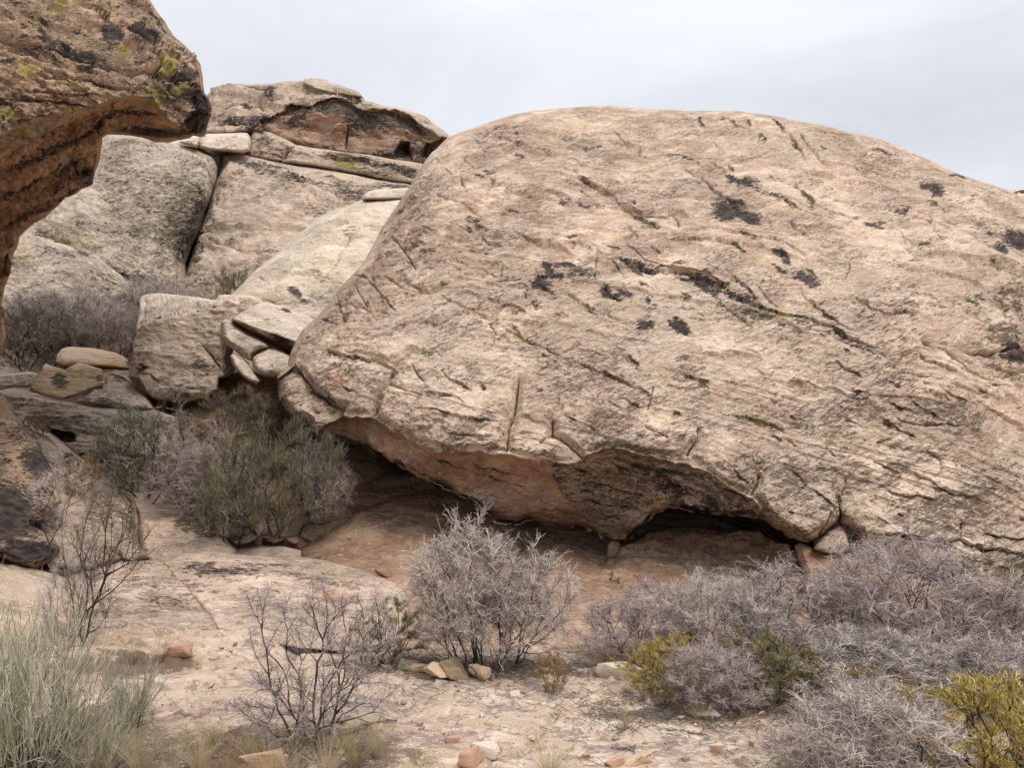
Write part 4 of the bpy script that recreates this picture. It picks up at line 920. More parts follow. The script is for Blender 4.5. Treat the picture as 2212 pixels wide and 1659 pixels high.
rock("hollowed_ledge", [(-30, 980), (-20, 860), (0, 845), (40, 848), (67, 853), (100, 861), (133, 866), (165, 872), (200, 880), (240, 880), (300, 886), (330, 884), (380, 900), (440, 960), (440, 1060), (300, 1080), (200, 1060), (120, 1020)], [(-30, 980, 9.9), (0, 845, 10.9), (330, 884, 10.7), (440, 1000, 9.8), (200, 950, 10.0), (120, 1020, 9.7), (300, 1080, 9.4), (150, 880, 10.6)], M_grey,
    "long grey green layered ledge pierced by a black oval hollow", "rock ledge", s=2.0, rough=1.5, rnd=(10, 0.25), back=2.0, relief=0.035, flake=0.05, flake_f=3.2, beta=8, dip=0.25, lump=0.09, seed=51, stretch=(1.8, 0.35),
    zones=[dict(poly=[(100, 925), (115, 930), (140, 932), (158, 933), (166, 942), (164, 955), (152, 962), (138, 960), (125, 950), (108, 938)], off=0.8, soft=6), dict(poly=[(165, 985), (185, 978), (215, 978), (230, 992), (220, 1005), (190, 1002)], off=0.5, soft=7)],
    ledges=[([(40, 905), (110, 915), (180, 918), (260, 930)], 0.05, 16, 0.06), ([(90, 922), (130, 922), (170, 930), (240, 945)], 0.06, 12, 0.04)],
    blots=dict(dirt=[(180, 920, 150, 30, 8, 0.45), (240, 960, 90, 40, 0, 0.5), (60, 880, 80, 20, 6, 0.4)], lichen=[(250, 960, 80, 40, 0, 0.2)]))
rock("ramp_ridge", [(20, 960), (30, 925), (43, 912), (60, 915), (93, 930), (118, 945), (143, 963), (170, 985), (200, 1006), (222, 1022), (247, 1043), (270, 1058), (290, 1076), (298, 1100), (301, 1140), (298, 1173), (322, 1205), (290, 1216), (260, 1212), (200, 1230), (100, 1230)], [(43, 912, 9.3), (143, 963, 9.2), (290, 1080, 9.0), (300, 1190, 7.9), (100, 1200, 7.3), (180, 1080, 8.4), (60, 1000, 8.6)], M_floor,
    "tan ramp of rock descending from the hollowed ledge beside the black varnished rock", "rock ridge", anchor=(160, 1120), s=2.0, rough=1.4, rnd=(18, 0.35), back=1.8, relief=0.04, flake=0.035, flake_f=2.6, beta=35, lump=0.10, seed=52,
    cracks=[([(255, 1060), (285, 1085), (292, 1120), (280, 1150)], 4, 0.15)], ledges=[([(130, 1010), (150, 995), (180, 1008)], 0.06, 12, 0.08), ([(200, 1190), (250, 1200), (290, 1212)], 0.06, 16, 0.1)],
    blots=dict(dirt=[(220, 1100, 60, 40, 30, 0.5), (270, 1100, 24, 40, 0, 0.5), (180, 1060, 40, 24, 30, 0.35)], varnish=[(150, 985, 12, 6, 0, 0.8), (280, 1130, 14, 26, 0, 0.6)], lichen=[(190, 1160, 60, 20, 10, 0.25)]))
rock("varnished_rock", [(-420, 960), (-300, 890), (-160, 860), (-60, 850), (-20, 845), (0, 853), (8, 856), (14, 862), (20, 886), (34, 900), (47, 913), (58, 928), (67, 941), (78, 956), (87, 970), (96, 984), (103, 997), (113, 1012), (120, 1027), (118, 1040), (112, 1053), (128, 1066), (135, 1085), (100, 1110), (72, 1135), (118, 1166), (130, 1185), (112, 1212), (75, 1232), (40, 1222), (0, 1207), (-60, 1225), (-220, 1270), (-380, 1290), (-440, 1150)],
    [(-60, 850, 7.9), (14, 862, 8.1), (120, 1040, 7.6), (130, 1190, 7.0), (0, 1210, 6.7), (-60, 1210, 6.6), (0, 1030, 7.3), (-400, 950, 7.2), (-400, 1280, 6.1)], M_dark, "black varnished boulder with orange bare patches at the left edge", s=2.0, rough=1.6, rnd=(20, 0.4), back=1.8, relief=0.03, flake=0.03, flake_f=2.5, beta=35, lump=0.09, seed=53,
    zones=[dict(poly=[(72, 1060), (90, 1050), (118, 1062), (128, 1085), (100, 1085), (80, 1078)], off=0.2, soft=8)],
    blots=dict(varnish=[(20, 1110, 70, 70, 0, 1.05), (80, 1000, 40, 34, 40, 0.95), (60, 1190, 80, 24, 5, 1.0), (40, 940, 30, 40, 30, 0.45), (-20, 1000, 60, 60, 0, 0.5)], rust=[(20, 960, 40, 60, 30, 0.3), (85, 1035, 20, 10, 10, 0.6)], dirt=[(40, 900, 40, 60, 30, 0.25)]))
rock("rounded_hummock", [(267, 1062), (280, 1059), (293, 1064), (333, 1066), (345, 1056), (370, 1046), (395, 1042), (430, 1060), (500, 1130), (513, 1152), (490, 1165), (513, 1188), (518, 1215), (440, 1250), (360, 1250), (312, 1212), (299, 1173), (298, 1110)], [(267, 1062, 9.1), (395, 1042, 9.9), (515, 1190, 8.45), (310, 1200, 8.25), (400, 1120, 8.8), (400, 1250, 8.1)], M_floor,
    "rounded pinkish hummock crusted with black lichen on its right side", "rock hummock", s=2.0, rough=1.2, rnd=(16, 0.3), back=1.5, relief=0.025, flake=0.02, flake_f=2.5, beta=5, lump=0.08, seed=54,
    blots=dict(dirt=[(410, 1110, 40, 50, 30, 0.75), (440, 1150, 40, 20, 20, 0.6), (480, 1175, 30, 10, 0, 0.4)]))
rock("leaning_flake", [(502, 1172), (515, 1165), (533, 1155), (548, 1145), (562, 1133), (570, 1136), (571, 1144), (563, 1156), (550, 1166), (533, 1174), (508, 1177)], [(502, 1175, 8.7), (570, 1140, 8.8), (530, 1175, 8.6)], M_floor,
    "thin flake stone tilted up under the green bushes", "stone", s=1.8, rough=0.6, rnd=(5, 0.1), back=0.3, relief=0.01, flake=0.0, lump=0.03, seed=55)
rock("shaded_stone", [(566, 1164), (572, 1152), (583, 1142), (595, 1139), (610, 1146), (622, 1155), (618, 1166), (598, 1174), (580, 1172)], [(566, 1165, 8.8), (622, 1160, 8.8), (595, 1174, 8.7), (595, 1139, 9.0)], M_brown,
    "rounded brown stone sheltering beside the thin tilted flake", "stone", s=1.8, rough=0.6, rnd=(12, 0.25), back=0.4, relief=0.015, flake=0.0, lump=0.04, seed=56)
rock("shaded_stone", [(618, 1168), (623, 1156), (634, 1158), (647, 1163), (650, 1172), (636, 1176)], [(618, 1168, 8.8), (650, 1170, 8.8), (634, 1158, 8.95)], M_brown,
    "little flat brown stone at the foot of the smooth hump", "stone", s=1.8, rough=0.5, rnd=(8, 0.15), back=0.3, relief=0.012, flake=0.0, lump=0.03, seed=57)

# ------------------------------------------------------------------ the rock under the giant boulder
rock("smooth_hump", [(560, 1240), (600, 1222), (617, 1205), (640, 1186), (670, 1168), (700, 1150), (730, 1131), (760, 1112), (790, 1095), (820, 1082), (850, 1070), (880, 1063), (920, 1058), (1000, 1040), (1200, 1020), (1500, 1030), (1700, 1080), (1760, 1180), (1780, 1300), (1760, 1420), (1500, 1440), (1200, 1430), (1100, 1450), (900, 1460), (760, 1340), (640, 1280)],
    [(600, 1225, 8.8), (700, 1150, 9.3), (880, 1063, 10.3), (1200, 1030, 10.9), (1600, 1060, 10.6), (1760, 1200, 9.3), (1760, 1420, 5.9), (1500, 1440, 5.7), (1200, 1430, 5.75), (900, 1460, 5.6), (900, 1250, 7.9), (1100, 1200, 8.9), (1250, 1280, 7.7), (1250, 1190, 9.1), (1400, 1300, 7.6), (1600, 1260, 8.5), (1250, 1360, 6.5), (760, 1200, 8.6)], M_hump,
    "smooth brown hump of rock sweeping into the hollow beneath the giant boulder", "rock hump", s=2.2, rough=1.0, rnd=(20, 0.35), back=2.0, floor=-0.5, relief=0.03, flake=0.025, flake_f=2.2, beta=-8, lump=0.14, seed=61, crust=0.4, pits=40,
    ledges=[([(1260, 1218), (1340, 1205), (1420, 1222), (1520, 1240), (1640, 1275)], 0.05, 24, 0.07), ([(1350, 1245), (1450, 1258), (1560, 1262)], 0.04, 18, 0.05), ([(690, 1180), (780, 1150), (880, 1130), (960, 1140)], 0.03, 20, 0.03), ([(780, 1215), (860, 1190), (960, 1185)], 0.03, 16, 0.03), ([(980, 1260), (1080, 1240), (1180, 1250)], 0.03, 20, 0.03)], cracks=[([(1290, 1222), (1330, 1200), (1345, 1185)], 2.4, 0.05)],
    blots=dict(dirt=[(820, 1120, 60, 30, -10, 0.35), (985, 1110, 20, 14, 0, 0.4), (900, 1180, 60, 24, 0, 0.2)], rust=[(1000, 1200, 90, 40, 0, 0.3), (1250, 1250, 80, 30, 0, 0.3)]),
    amask=lambda A, x, y, B: A["tint"].__iadd__(0.16 * sstep(1230, 1330, y + 30 * perlin(np.stack([x / 90, y / 90, x * 0], -1), 2)) - 0.08))  # upper hump darkened in colour for the overhang's shade, dusty floor lighter
rock("backing_rock", [(680, 1080), (690, 980), (740, 930), (880, 960), (960, 1080), (860, 1110)], [(680, 1080, 11.6), (740, 930, 12.3), (960, 1080, 11.6)], M_brown,  # added so that no light leaks in through the tunnel
    "rock added to close the tunnel behind the boulder nose and keep it black", "rock wall", s=4, rough=1, rnd=(10, 0.3), back=1, relief=0.03, lump=0.1, seed=62)
rock("rock_ledge", [(640, 1160), (660, 1120), (700, 1095), (740, 1075), (770, 1048), (800, 1035), (850, 1025), (890, 1020), (940, 1040), (960, 1075), (890, 1090), (820, 1110), (740, 1150), (680, 1180)], [(640, 1160, 9.4), (770, 1048, 10.4), (890, 1020, 11.0), (950, 1070, 10.4), (740, 1150, 9.4)], M_brown,
    "rough brown ledge between the green bushes and the smooth hump", "rock ledge", s=2.2, rough=1.3, rnd=(9, 0.2), back=1.2, relief=0.04, flake=0.06, flake_f=3.4, beta=-18, dip=0.3, lump=0.09, seed=63)
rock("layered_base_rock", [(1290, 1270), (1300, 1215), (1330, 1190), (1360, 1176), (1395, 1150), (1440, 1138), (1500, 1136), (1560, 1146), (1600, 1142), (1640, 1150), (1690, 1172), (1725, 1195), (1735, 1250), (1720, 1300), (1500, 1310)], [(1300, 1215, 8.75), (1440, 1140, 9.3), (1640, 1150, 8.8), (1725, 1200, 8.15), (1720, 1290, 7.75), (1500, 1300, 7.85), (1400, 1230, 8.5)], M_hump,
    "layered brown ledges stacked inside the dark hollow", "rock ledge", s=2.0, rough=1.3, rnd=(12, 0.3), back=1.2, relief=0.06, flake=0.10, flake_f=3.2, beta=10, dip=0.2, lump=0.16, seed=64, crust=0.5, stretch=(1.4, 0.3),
    ledges=[([(1330, 1200), (1400, 1190), (1470, 1205), (1540, 1215), (1620, 1235)], 0.10, 22, 0.12), ([(1420, 1165), (1500, 1172), (1600, 1190), (1700, 1220)], 0.12, 24, 0.12), ([(1520, 1230), (1580, 1240), (1660, 1262)], 0.08, 20, 0.1)])
rock("prop_stone", [(1310, 1204), (1314, 1176), (1322, 1170), (1338, 1171), (1340, 1180), (1334, 1203), (1322, 1208)], [(1310, 1204, 8.7), (1340, 1180, 8.75), (1322, 1170, 8.75)], M_brown,
    "small upright stone propped under the lowest point of the giant boulder", "stone", s=1.5, rough=0.5, rnd=(4, 0.06), back=0.25, relief=0.008, flake=0.0, lump=0.02, seed=65)
rock("wedge_block", [(1756, 1186), (1765, 1172), (1790, 1150), (1802, 1140), (1812, 1134), (1822, 1140), (1830, 1155), (1832, 1180), (1829, 1192), (1812, 1197), (1785, 1196), (1768, 1192)], [(1756, 1186, 7.75), (1832, 1190, 7.65), (1812, 1134, 7.9)], M_dome,
    "pale wedge shaped block jammed in the seam under the giant boulder", "stone block", s=1.8, rough=0.8, rnd=(8, 0.12), back=0.6, relief=0.02, flake=0.02, flake_f=4, lump=0.04, seed=66, blots=dict(dirt=[(1790, 1185, 40, 12, 0, 0.55)], lichen=[(1780, 1180, 20, 8, 0, 0.4)]))
rock("base_rock", [(1716, 1180), (1730, 1170), (1760, 1188), (1800, 1198), (1850, 1200), (1900, 1215), (1960, 1240), (2020, 1270), (2100, 1310), (2250, 1350), (2400, 1420), (2400, 1560), (2000, 1520), (1800, 1440), (1760, 1380), (1740, 1300), (1735, 1240), (1722, 1205)], [(1716, 1180, 7.9), (1900, 1215, 7.6), (2300, 1380, 7.1), (2000, 1500, 6.6), (1760, 1380, 7.1), (1745, 1250, 7.7), (2400, 1560, 6.5)], M_brown,
    "orange tan base rock carrying the giant boulder behind the twiggy thicket", "rock ledge", s=2.4, rough=1.3, rnd=(16, 0.3), back=1.5, relief=0.03, flake=0.03, beta=12, lump=0.1, seed=67, floor=-0.5, blots=dict(rust=[(1770, 1205, 40, 20, 20, 0.7)]))
rock("distant_ridge", [(2150, 520), (2160, 440), (2175, 413), (2195, 409), (2230, 406), (2330, 412), (2420, 440), (2440, 560)], [(2150, 520, 38), (2230, 406, 42), (2440, 560, 38)], M_cream,
    "tan ridge top just showing beyond the right shoulder of the giant boulder", "rock outcrop", s=2.4, rough=1.5, rnd=(12, 2), back=6, relief=0.1, flake=0.15, flake_f=0.6, beta=2, lump=0.3, seed=68, zones=[dict(poly=[(2170, 420), (2200, 415), (2440, 416), (2440, 424), (2200, 424)], off=0.6, soft=4)])

rock("rubble_ledge", [(420, 1030), (470, 1015), (560, 1030), (660, 1060), (780, 1100), (760, 1150), (700, 1200), (640, 1240), (560, 1245), (500, 1230), (470, 1150)], [(420, 1030, 10.1), (560, 1030, 10.4), (780, 1100, 10.1), (600, 1230, 8.95), (505, 1225, 8.8), (560, 1120, 9.5)], M_brown,
    "broken brown ledge in the shade below the sprawling green bush", "rock ledge", s=2.2, rough=2.0, rnd=(8, 0.15), back=1.0, relief=0.05, flake=0.07, flake_f=3.0, beta=6, dip=0.6, lump=0.12, seed=69, blots=dict(dirt=[(560, 1120, 90, 40, 0, 0.5)]))
rock("flat_step", [(478, 1214), (492, 1196), (520, 1184), (560, 1178), (610, 1180), (652, 1190), (650, 1215), (600, 1232), (500, 1232)], [(478, 1214, 8.3), (560, 1178, 8.9), (652, 1200, 8.4), (560, 1232, 8.05)], M_floor,
    "flat tan step of rock between the rounded hummock and the smooth hump", "rock slab", s=2.0, rough=1.2, rnd=(7, 0.08), back=0.8, relief=0.025, flake=0.03, flake_f=3, beta=2, dip=1.0, lump=0.04, seed=73)
# ------------------------------------------------------------------ near slabs
rock("crust_slab", [(205, 1225), (213, 1207), (240, 1200), (300, 1213), (330, 1210), (347, 1214), (392, 1218), (406, 1238), (424, 1258), (440, 1276), (458, 1296), (473, 1316), (487, 1334), (500, 1352), (500, 1374), (420, 1382), (383, 1376), (300, 1374), (227, 1386), (150, 1370), (120, 1300), (150, 1240)],
    [(213, 1207, 7.72), (347, 1216, 7.72), (470, 1370, 6.22), (230, 1380, 6.15), (120, 1300, 6.9), (340, 1290, 6.93)], M_floor, "pinkish crusted slab left of the diagonal crack", "rock slab", s=2.0, rough=1.2, rnd=(9, 0.10), zones=[dict(poly=[(349, 1200), (365, 1228), (388, 1258), (404, 1276), (422, 1296), (437, 1316), (451, 1334), (466, 1356), (474, 1390), (520, 1390), (520, 1340), (400, 1190)], edge=[(349, 1200), (365, 1228), (388, 1258), (404, 1276), (422, 1296), (437, 1316), (451, 1334), (466, 1356), (474, 1390)], off=0.12, soft=4)], back=0.8, relief=0.022, flake=0.03, flake_f=4.0, beta=2, dip=1.2, lump=0.05, seed=71, stretch=(1.2, 0.35), floor=-0.3,
    blots=dict(speck=[(330, 1280, 90, 50, 10, 0.9)], varnish=[(300, 1260, 60, 20, 10, 0.35), (350, 1300, 60, 20, 10, 0.35)], rust=[(250, 1240, 60, 20, 0, 0.3)]))
rock("crust_slab", [(351, 1217), (380, 1200), (400, 1196), (440, 1194), (483, 1195), (520, 1199), (567, 1203), (620, 1204), (667, 1206), (705, 1211), (737, 1220), (775, 1230), (805, 1240), (845, 1256), (870, 1275), (884, 1300), (880, 1345), (840, 1390), (760, 1410), (640, 1400), (560, 1385), (476, 1376), (468, 1356), (453, 1336), (439, 1318), (424, 1298), (406, 1278), (390, 1260), (373, 1241), (362, 1228)],
    [(360, 1217, 7.68), (483, 1195, 7.95), (700, 1212, 8.0), (870, 1280, 7.3), (476, 1372, 6.16), (760, 1410, 5.85), (600, 1300, 6.85)], M_floor, "broad purple crusted slab right of the diagonal crack", "rock slab", s=2.0, rough=1.2, rnd=(8, 0.07), back=0.8, relief=0.022, flake=0.03, flake_f=4.0, beta=3, dip=1.2, lump=0.05, seed=72, stretch=(1.2, 0.35), floor=-0.3,
    ledges=[([(640, 1255), (720, 1260), (800, 1280)], 0.03, 16, 0.04)],
    blots=dict(varnish=[(480, 1238, 90, 12, 2, 0.75), (430, 1225, 40, 9, 0, 0.7), (560, 1222, 80, 8, 2, 0.5), (620, 1240, 60, 10, 5, 0.45), (420, 1265, 40, 14, 10, 0.4)], dirt=[(420, 1270, 40, 24, 20, 0.4), (470, 1290, 50, 20, 0, 0.4)], speck=[(560, 1260, 160, 50, 5, 0.8)], rust=[(720, 1290, 50, 20, 10, 0.8), (780, 1260, 40, 12, 15, 0.4)]))

# ------------------------------------------------------------------ the ground: one sheet out to the horizon
GC = [(-1.5, 2, 0), (1.5, 2, 0), (-4, 2, 0), (4, 2, 0), (0, 4, 0), (3, 4, 0), (-3, 4, 0.03), (0, 6, 0), (2.5, 5.8, 0.02), (-1.5, 5.8, 0.0), (-3, 5.6, 0.02), (-4.6, 6.3, 0.48), (-4.2, 6.75, 0.48), (-3.8, 6.9, 0.30), (4, 6.5, 0.05),
      (-3.2, 6.9, -0.22), (-2, 7, -0.3), (-1.2, 7, -0.3), (-3.6, 8.0, -0.2), (-2.2, 8.6, -0.15), (-4.6, 9.3, 0.6), (-3.4, 9.0, 0.15), (-2.6, 9.8, 0.3), (-2.2, 10.8, 0.9), (-6.5, 11.2, 1.6), (-8.5, 15, 3.0), (-7.2, 17, 4.4), (-5, 14.5, 2.9), (-10, 19, 4.6), (-5, 20, 5),
      (0.5, 8.5, -0.3), (2, 9.5, -0.3), (4, 9, -0.3), (0, 14, 1.0), (6, 13, 0.2), (9, 18, 1.5), (0, 22, 4), (7, 8, 0), (-8, 6, 0.8), (-8, 2, 0.2), (8, 3, 0)]


def ground_base(x, y):
    c = np.array(GC, float)
    c[:, :2] *= 100
    r = np.hypot(x, y)
    k = np.minimum(1, 26 / np.maximum(r, 1e-6))
    z = rbf(c, x * k * 100, y * k * 100)
    far = sstep(22, 45, r)
    z = z * (1 - far) + 3.0 * far
    near = sstep(1.6, 2.4, y)
    return z * near


def ground_z(x, y):
    x = np.atleast_1d(np.asarray(x, float)); y = np.atleast_1d(np.asarray(y, float))
    z = ground_base(x, y)
    p = np.stack([x, y, 0 * x], -1)
    z = z + 0.035 * fbm(p / 1.3, 3, 0.5, 101) * sstep(60, 10, np.hypot(x, y))
    # thin flaking layers of the bare rock
    a = np.stack([x / 0.9, y / 1.1, 0 * x], -1)
    lay = 3.2 * fbm(a * 0.8, 4, 0.55, 107) + y * 0.55
    fr = lay - np.floor(lay)
    z = z + 0.024 * (1 - fr) ** 1.3 * sstep(0, 0.05, fr) * sstep(12, 7, y)
    z = z + 0.010 * fbm(np.stack([x / 0.16, y / 0.3, 0 * x], -1), 4, 0.6, 111) * sstep(12, 7, y)
    # stepped ledges on the left of the bare floor
    st = sstep(-1.55, -1.95, x) * sstep(-3.4, -2.9, x)
    for yy, hh in ((5.0, 0.05), (5.35, 0.07), (5.75, 0.07), (6.05, 0.05)):
        e = yy + 0.12 * perlin(np.stack([x / 0.35, 0 * x + yy, 0 * x], -1), 121)
        z = z + st * hh * sstep(e - 0.015, e + 0.015, y)
    # joint that splits the bare floor
    j = np.array([P(1230, 1505, 4.83)[:2], P(1165, 1560, 4.4)[:2], P(1120, 1608, 4.06)[:2]])
    for jj, dp in ((j, 0.045), (np.array([[-0.9, 4.9], [-0.3, 4.72], [0.4, 4.83], [0.8, 4.78]]), 0.02), (np.array([[0.2, 4.3], [0.7, 4.45], [1.3, 4.4]]), 0.02), (np.array([[-0.6, 4.25], [-0.2, 4.5], [0.1, 4.9]]), 0.015), (np.array([[0.6, 4.9], [1.0, 4.6], [1.5, 4.55]]), 0.02)):
        jj = curve_pts(jj * 100, 4.0, int(dp * 1000), 6.0) / 100
        d = seg_dist(jj, x, y, closed=False)[0]
        z = z - dp * np.exp(-(d / (0.006 + 0.35 * dp)) ** 2)
    return z


def axis(lo, hi, fine_lo, fine_hi, step, grow):
    v = list(np.arange(fine_lo, fine_hi, step))
    s = step
    while v[-1] < hi:
        s *= grow; v.append(v[-1] + s)
    s = step
    while v[0] > lo:
        s *= grow; v.insert(0, v[0] - s)
    return np.array(v)


gx = axis(-900, 900, -3.6, 3.6, 0.0085, 1.06)
gy1 = axis(-60, 900, 3.3, 6.6, 0.0105, 1.035)
GXX, GYY = np.meshgrid(gx, gy1)
GZ = ground_z(GXX.ravel(), GYY.ravel())
gV = np.stack([GXX.ravel(), GYY.ravel(), GZ], -1)
nx_, ny_ = len(gx), len(gy1)
ii = (np.arange(ny_ - 1)[:, None] * nx_ + np.arange(nx_ - 1)[None, :]).ravel()
gF = np.stack([ii, ii + 1, ii + 1 + nx_, ii + nx_], 1)
t = NT("desert_floor")
iso = t.mapping()
st = t.mapping((0, 0, 0.15), (0.9, 1.7, 1))
cg = t.mix(t.ramp(t.noise(iso, 0.9, 4, 0.6), 0.4, 0.62), (0.52, 0.395, 0.29), (0.46, 0.33, 0.235))
cg = t.mix(t.ramp(t.noise(st, 3.0, 6, 0.65, 0.5), 0.45, 0.68, 0, 0.9), cg, (0.63, 0.52, 0.41))
crust = t.noise(st, 2.2, 6, 0.66, 0.7)
cr2 = t.noise(st, 9.0, 6, 0.7, 0.6)
cf = t.math('ADD', t.math('MULTIPLY', crust, 0.55), t.math('MULTIPLY', cr2, 0.45))
cg = t.mix(t.ramp(cf, 0.50, 0.56, 0, 0.80), cg, t.mix(t.noise(st, 16, 4), (0.17, 0.13, 0.115), (0.34, 0.265, 0.23)))
cg = t.mix(t.ramp(t.noise(st, 17.0, 5, 0.65, 0.5), 0.56, 0.68, 0, 0.7), cg, (0.72, 0.62, 0.51))
cg = t.mix(t.ramp(t.noise(iso, 6, 5, 0.7), 0.63, 0.74, 0, 0.6), cg, (0.40, 0.19, 0.11))
so = t.ramp(t.math('ADD', t.attr("soil"), t.math('MULTIPLY_ADD', t.noise(iso, 7, 6, 0.7), 1.6, -0.8)), 0.40, 0.62)
cg = t.mix(t.math('MULTIPLY', so, 0.9), cg, t.mix(t.noise(iso, 30, 4, 0.7), (0.07, 0.05, 0.04), (0.25, 0.18, 0.13)))
gg = t.noise(iso, 90.0, 3, 0.7)
cg = t.mix(1.0, cg, t.mix(t.ramp(gg, 0.25, 0.75), (0.84,) * 3, (1.1,) * 3), 'MULTIPLY')
t.l.new(cg, t.bsdf.inputs['Base Color'])
nn = t.bump(cr2, 0.8, 0.030)
nn = t.bump(t.noise(st, 30, 5, 0.7), 0.7, 0.012, nn)
nn = t.bump(gg, 0.5, 0.005, nn)
t.l.new(nn, t.bsdf.inputs['Normal'])
soil = np.zeros(len(gV))
for px, py, Y, rx, ry in [(1060, 1445, 5.35, 0.75, 0.30), (670, 1600, 4.12, 0.6, 0.28), (1560, 1520, 4.7, 0.55, 0.2), (1500, 1440, 5.5, 1.0, 0.4), (1900, 1450, 5.4, 1.6, 0.8), (1900, 1650, 3.9, 0.7, 0.4), (400, 1640, 3.9, 0.9, 0.25), (60, 1600, 4.0, 0.9, 0.8), (280, 1450, 5.3, 0.5, 0.3), (850, 1440, 5.5, 0.5, 0.3), (560, 1120, 9.0, 1.6, 1.2), (330, 1060, 9.4, 1.5, 1.0), (760, 1620, 3.95, 0.45, 0.2), (500, 1590, 4.1, 0.6, 0.2)]:
    c = P(px, py, Y)
    soil = np.maximum(soil, 0.72 * np.clip(1.5 - np.hypot((gV[:, 0] - c[0]) / rx, (gV[:, 1] - c[1]) / ry), 0, 1))
ground = obj("ground", mesh_from("ground", gV, gF, t.m, True, {"soil": soil}))
tag(ground, "pale bare sandstone floor with purple grey crust", kind="structure")


def on_ground(px, py, lo=3.0, hi=9.0):
    """Where the line of sight through (px, py) meets the ground."""
    Ys = np.linspace(lo, hi, 600)
    p = P(np.full(600, px), np.full(600, py), Ys)
    g = ground_z(p[:, 0], p[:, 1])
    k = np.argmax(p[:, 2] <= g)
    return np.array([p[k, 0], p[k, 1], g[k]])

# ------------------------------------------------------------------ plants
M_stem = plant_mat("dark_bark", (0.035, 0.028, 0.024), (0.10, 0.078, 0.066))
M_twig = plant_mat("grey_twig", (0.21, 0.17, 0.148), (0.76, 0.665, 0.60))
M_twig_lilac = plant_mat("lilac_twig", (0.20, 0.154, 0.138), (0.70, 0.58, 0.54))
M_twig_brown = plant_mat("brown_twig", (0.075, 0.056, 0.045), (0.23, 0.185, 0.155))
M_olive = plant_mat("olive_shoots", (0.085, 0.075, 0.03), (0.30, 0.25, 0.095))
M_green = plant_mat("green_shoots", (0.09, 0.081, 0.044), (0.29, 0.258, 0.15))
M_yellow_l = plant_mat("yellow_shoots", (0.19, 0.145, 0.04), (0.62, 0.47, 0.15))
M_gold = plant_mat("golden_shoots", (0.18, 0.115, 0.045), (0.42, 0.29, 0.13))
M_sage = plant_mat("sage_shoots", (0.17, 0.165, 0.10), (0.52, 0.50, 0.36))
M_straw = plant_mat("straw", (0.26, 0.20, 0.105), (0.62, 0.52, 0.33))


def tubes(p0, p1, r0, r1, tone):
    """Three-sided tapered tubes."""
    p0, p1 = np.asarray(p0, float), np.asarray(p1, float)
    n = len(p0)
    d = p1 - p0
    d /= np.maximum(np.linalg.norm(d, axis=1), 1e-9)[:, None]
    ref = np.where(np.abs(d[:, 2:3]) < 0.8, [[0, 0, 1.0]], [[1.0, 0, 0]])
    a = np.cross(d, ref); a /= np.linalg.norm(a, axis=1)[:, None]
    b = np.cross(d, a)
    V = np.zeros((n, 6, 3))
    for k in range(3):
        an = 2 * math.pi * k / 3
        o = a * math.cos(an) + b * math.sin(an)
        V[:, k] = p0 + o * np.asarray(r0).reshape(-1, 1)
        V[:, 3 + k] = p1 + o * np.asarray(r1).reshape(-1, 1)
    base = (np.arange(n) * 6)[:, None]
    F = np.concatenate([base + np.array([[k, (k + 1) % 3, 3 + (k + 1) % 3, 3 + k]]) for k in range(3)])
    return V.reshape(-1, 3), F, np.repeat(np.broadcast_to(np.asarray(tone, float), (n,)), 6)


def blades(p, d, L, w, tone, rng):
    """Narrow leaf blades with a kink in the middle."""
    n = len(p)
    d = d / np.maximum(np.linalg.norm(d, axis=1), 1e-9)[:, None]
    r = rng.normal(size=(n, 3))
    s = np.cross(d, r); s /= np.linalg.norm(s, axis=1)[:, None]
    L = np.asarray(L).reshape(-1, 1); w = np.asarray(w).reshape(-1, 1)
    m = p + d * L * 0.5 + rng.normal(size=(n, 3)) * L * 0.06
    V = np.stack([p - s * w * 0.5, p + s * w * 0.5, m + s * w * 0.5, p + d * L, m - s * w * 0.5], 1)
    base = (np.arange(n) * 5)[:, None]
    F4 = base + np.array([[0, 1, 2, 4]])
    F3 = base + np.array([[4, 2, 3]])
    return V.reshape(-1, 3), [F4, F3], np.repeat(np.broadcast_to(np.asarray(tone, float), (n,)), 5)


def merge(name, parts, mat):
    V, F, T, off = [], [], [], 0
    for v, f, t_ in parts:
        for x in (f if isinstance(f, list) else [f]):
            F.append(np.asarray(x) + off)
        V.append(v); T.append(t_); off += len(v)
    return mesh_from(name, np.concatenate(V), F, mat, True, {"tone": np.concatenate(T)})


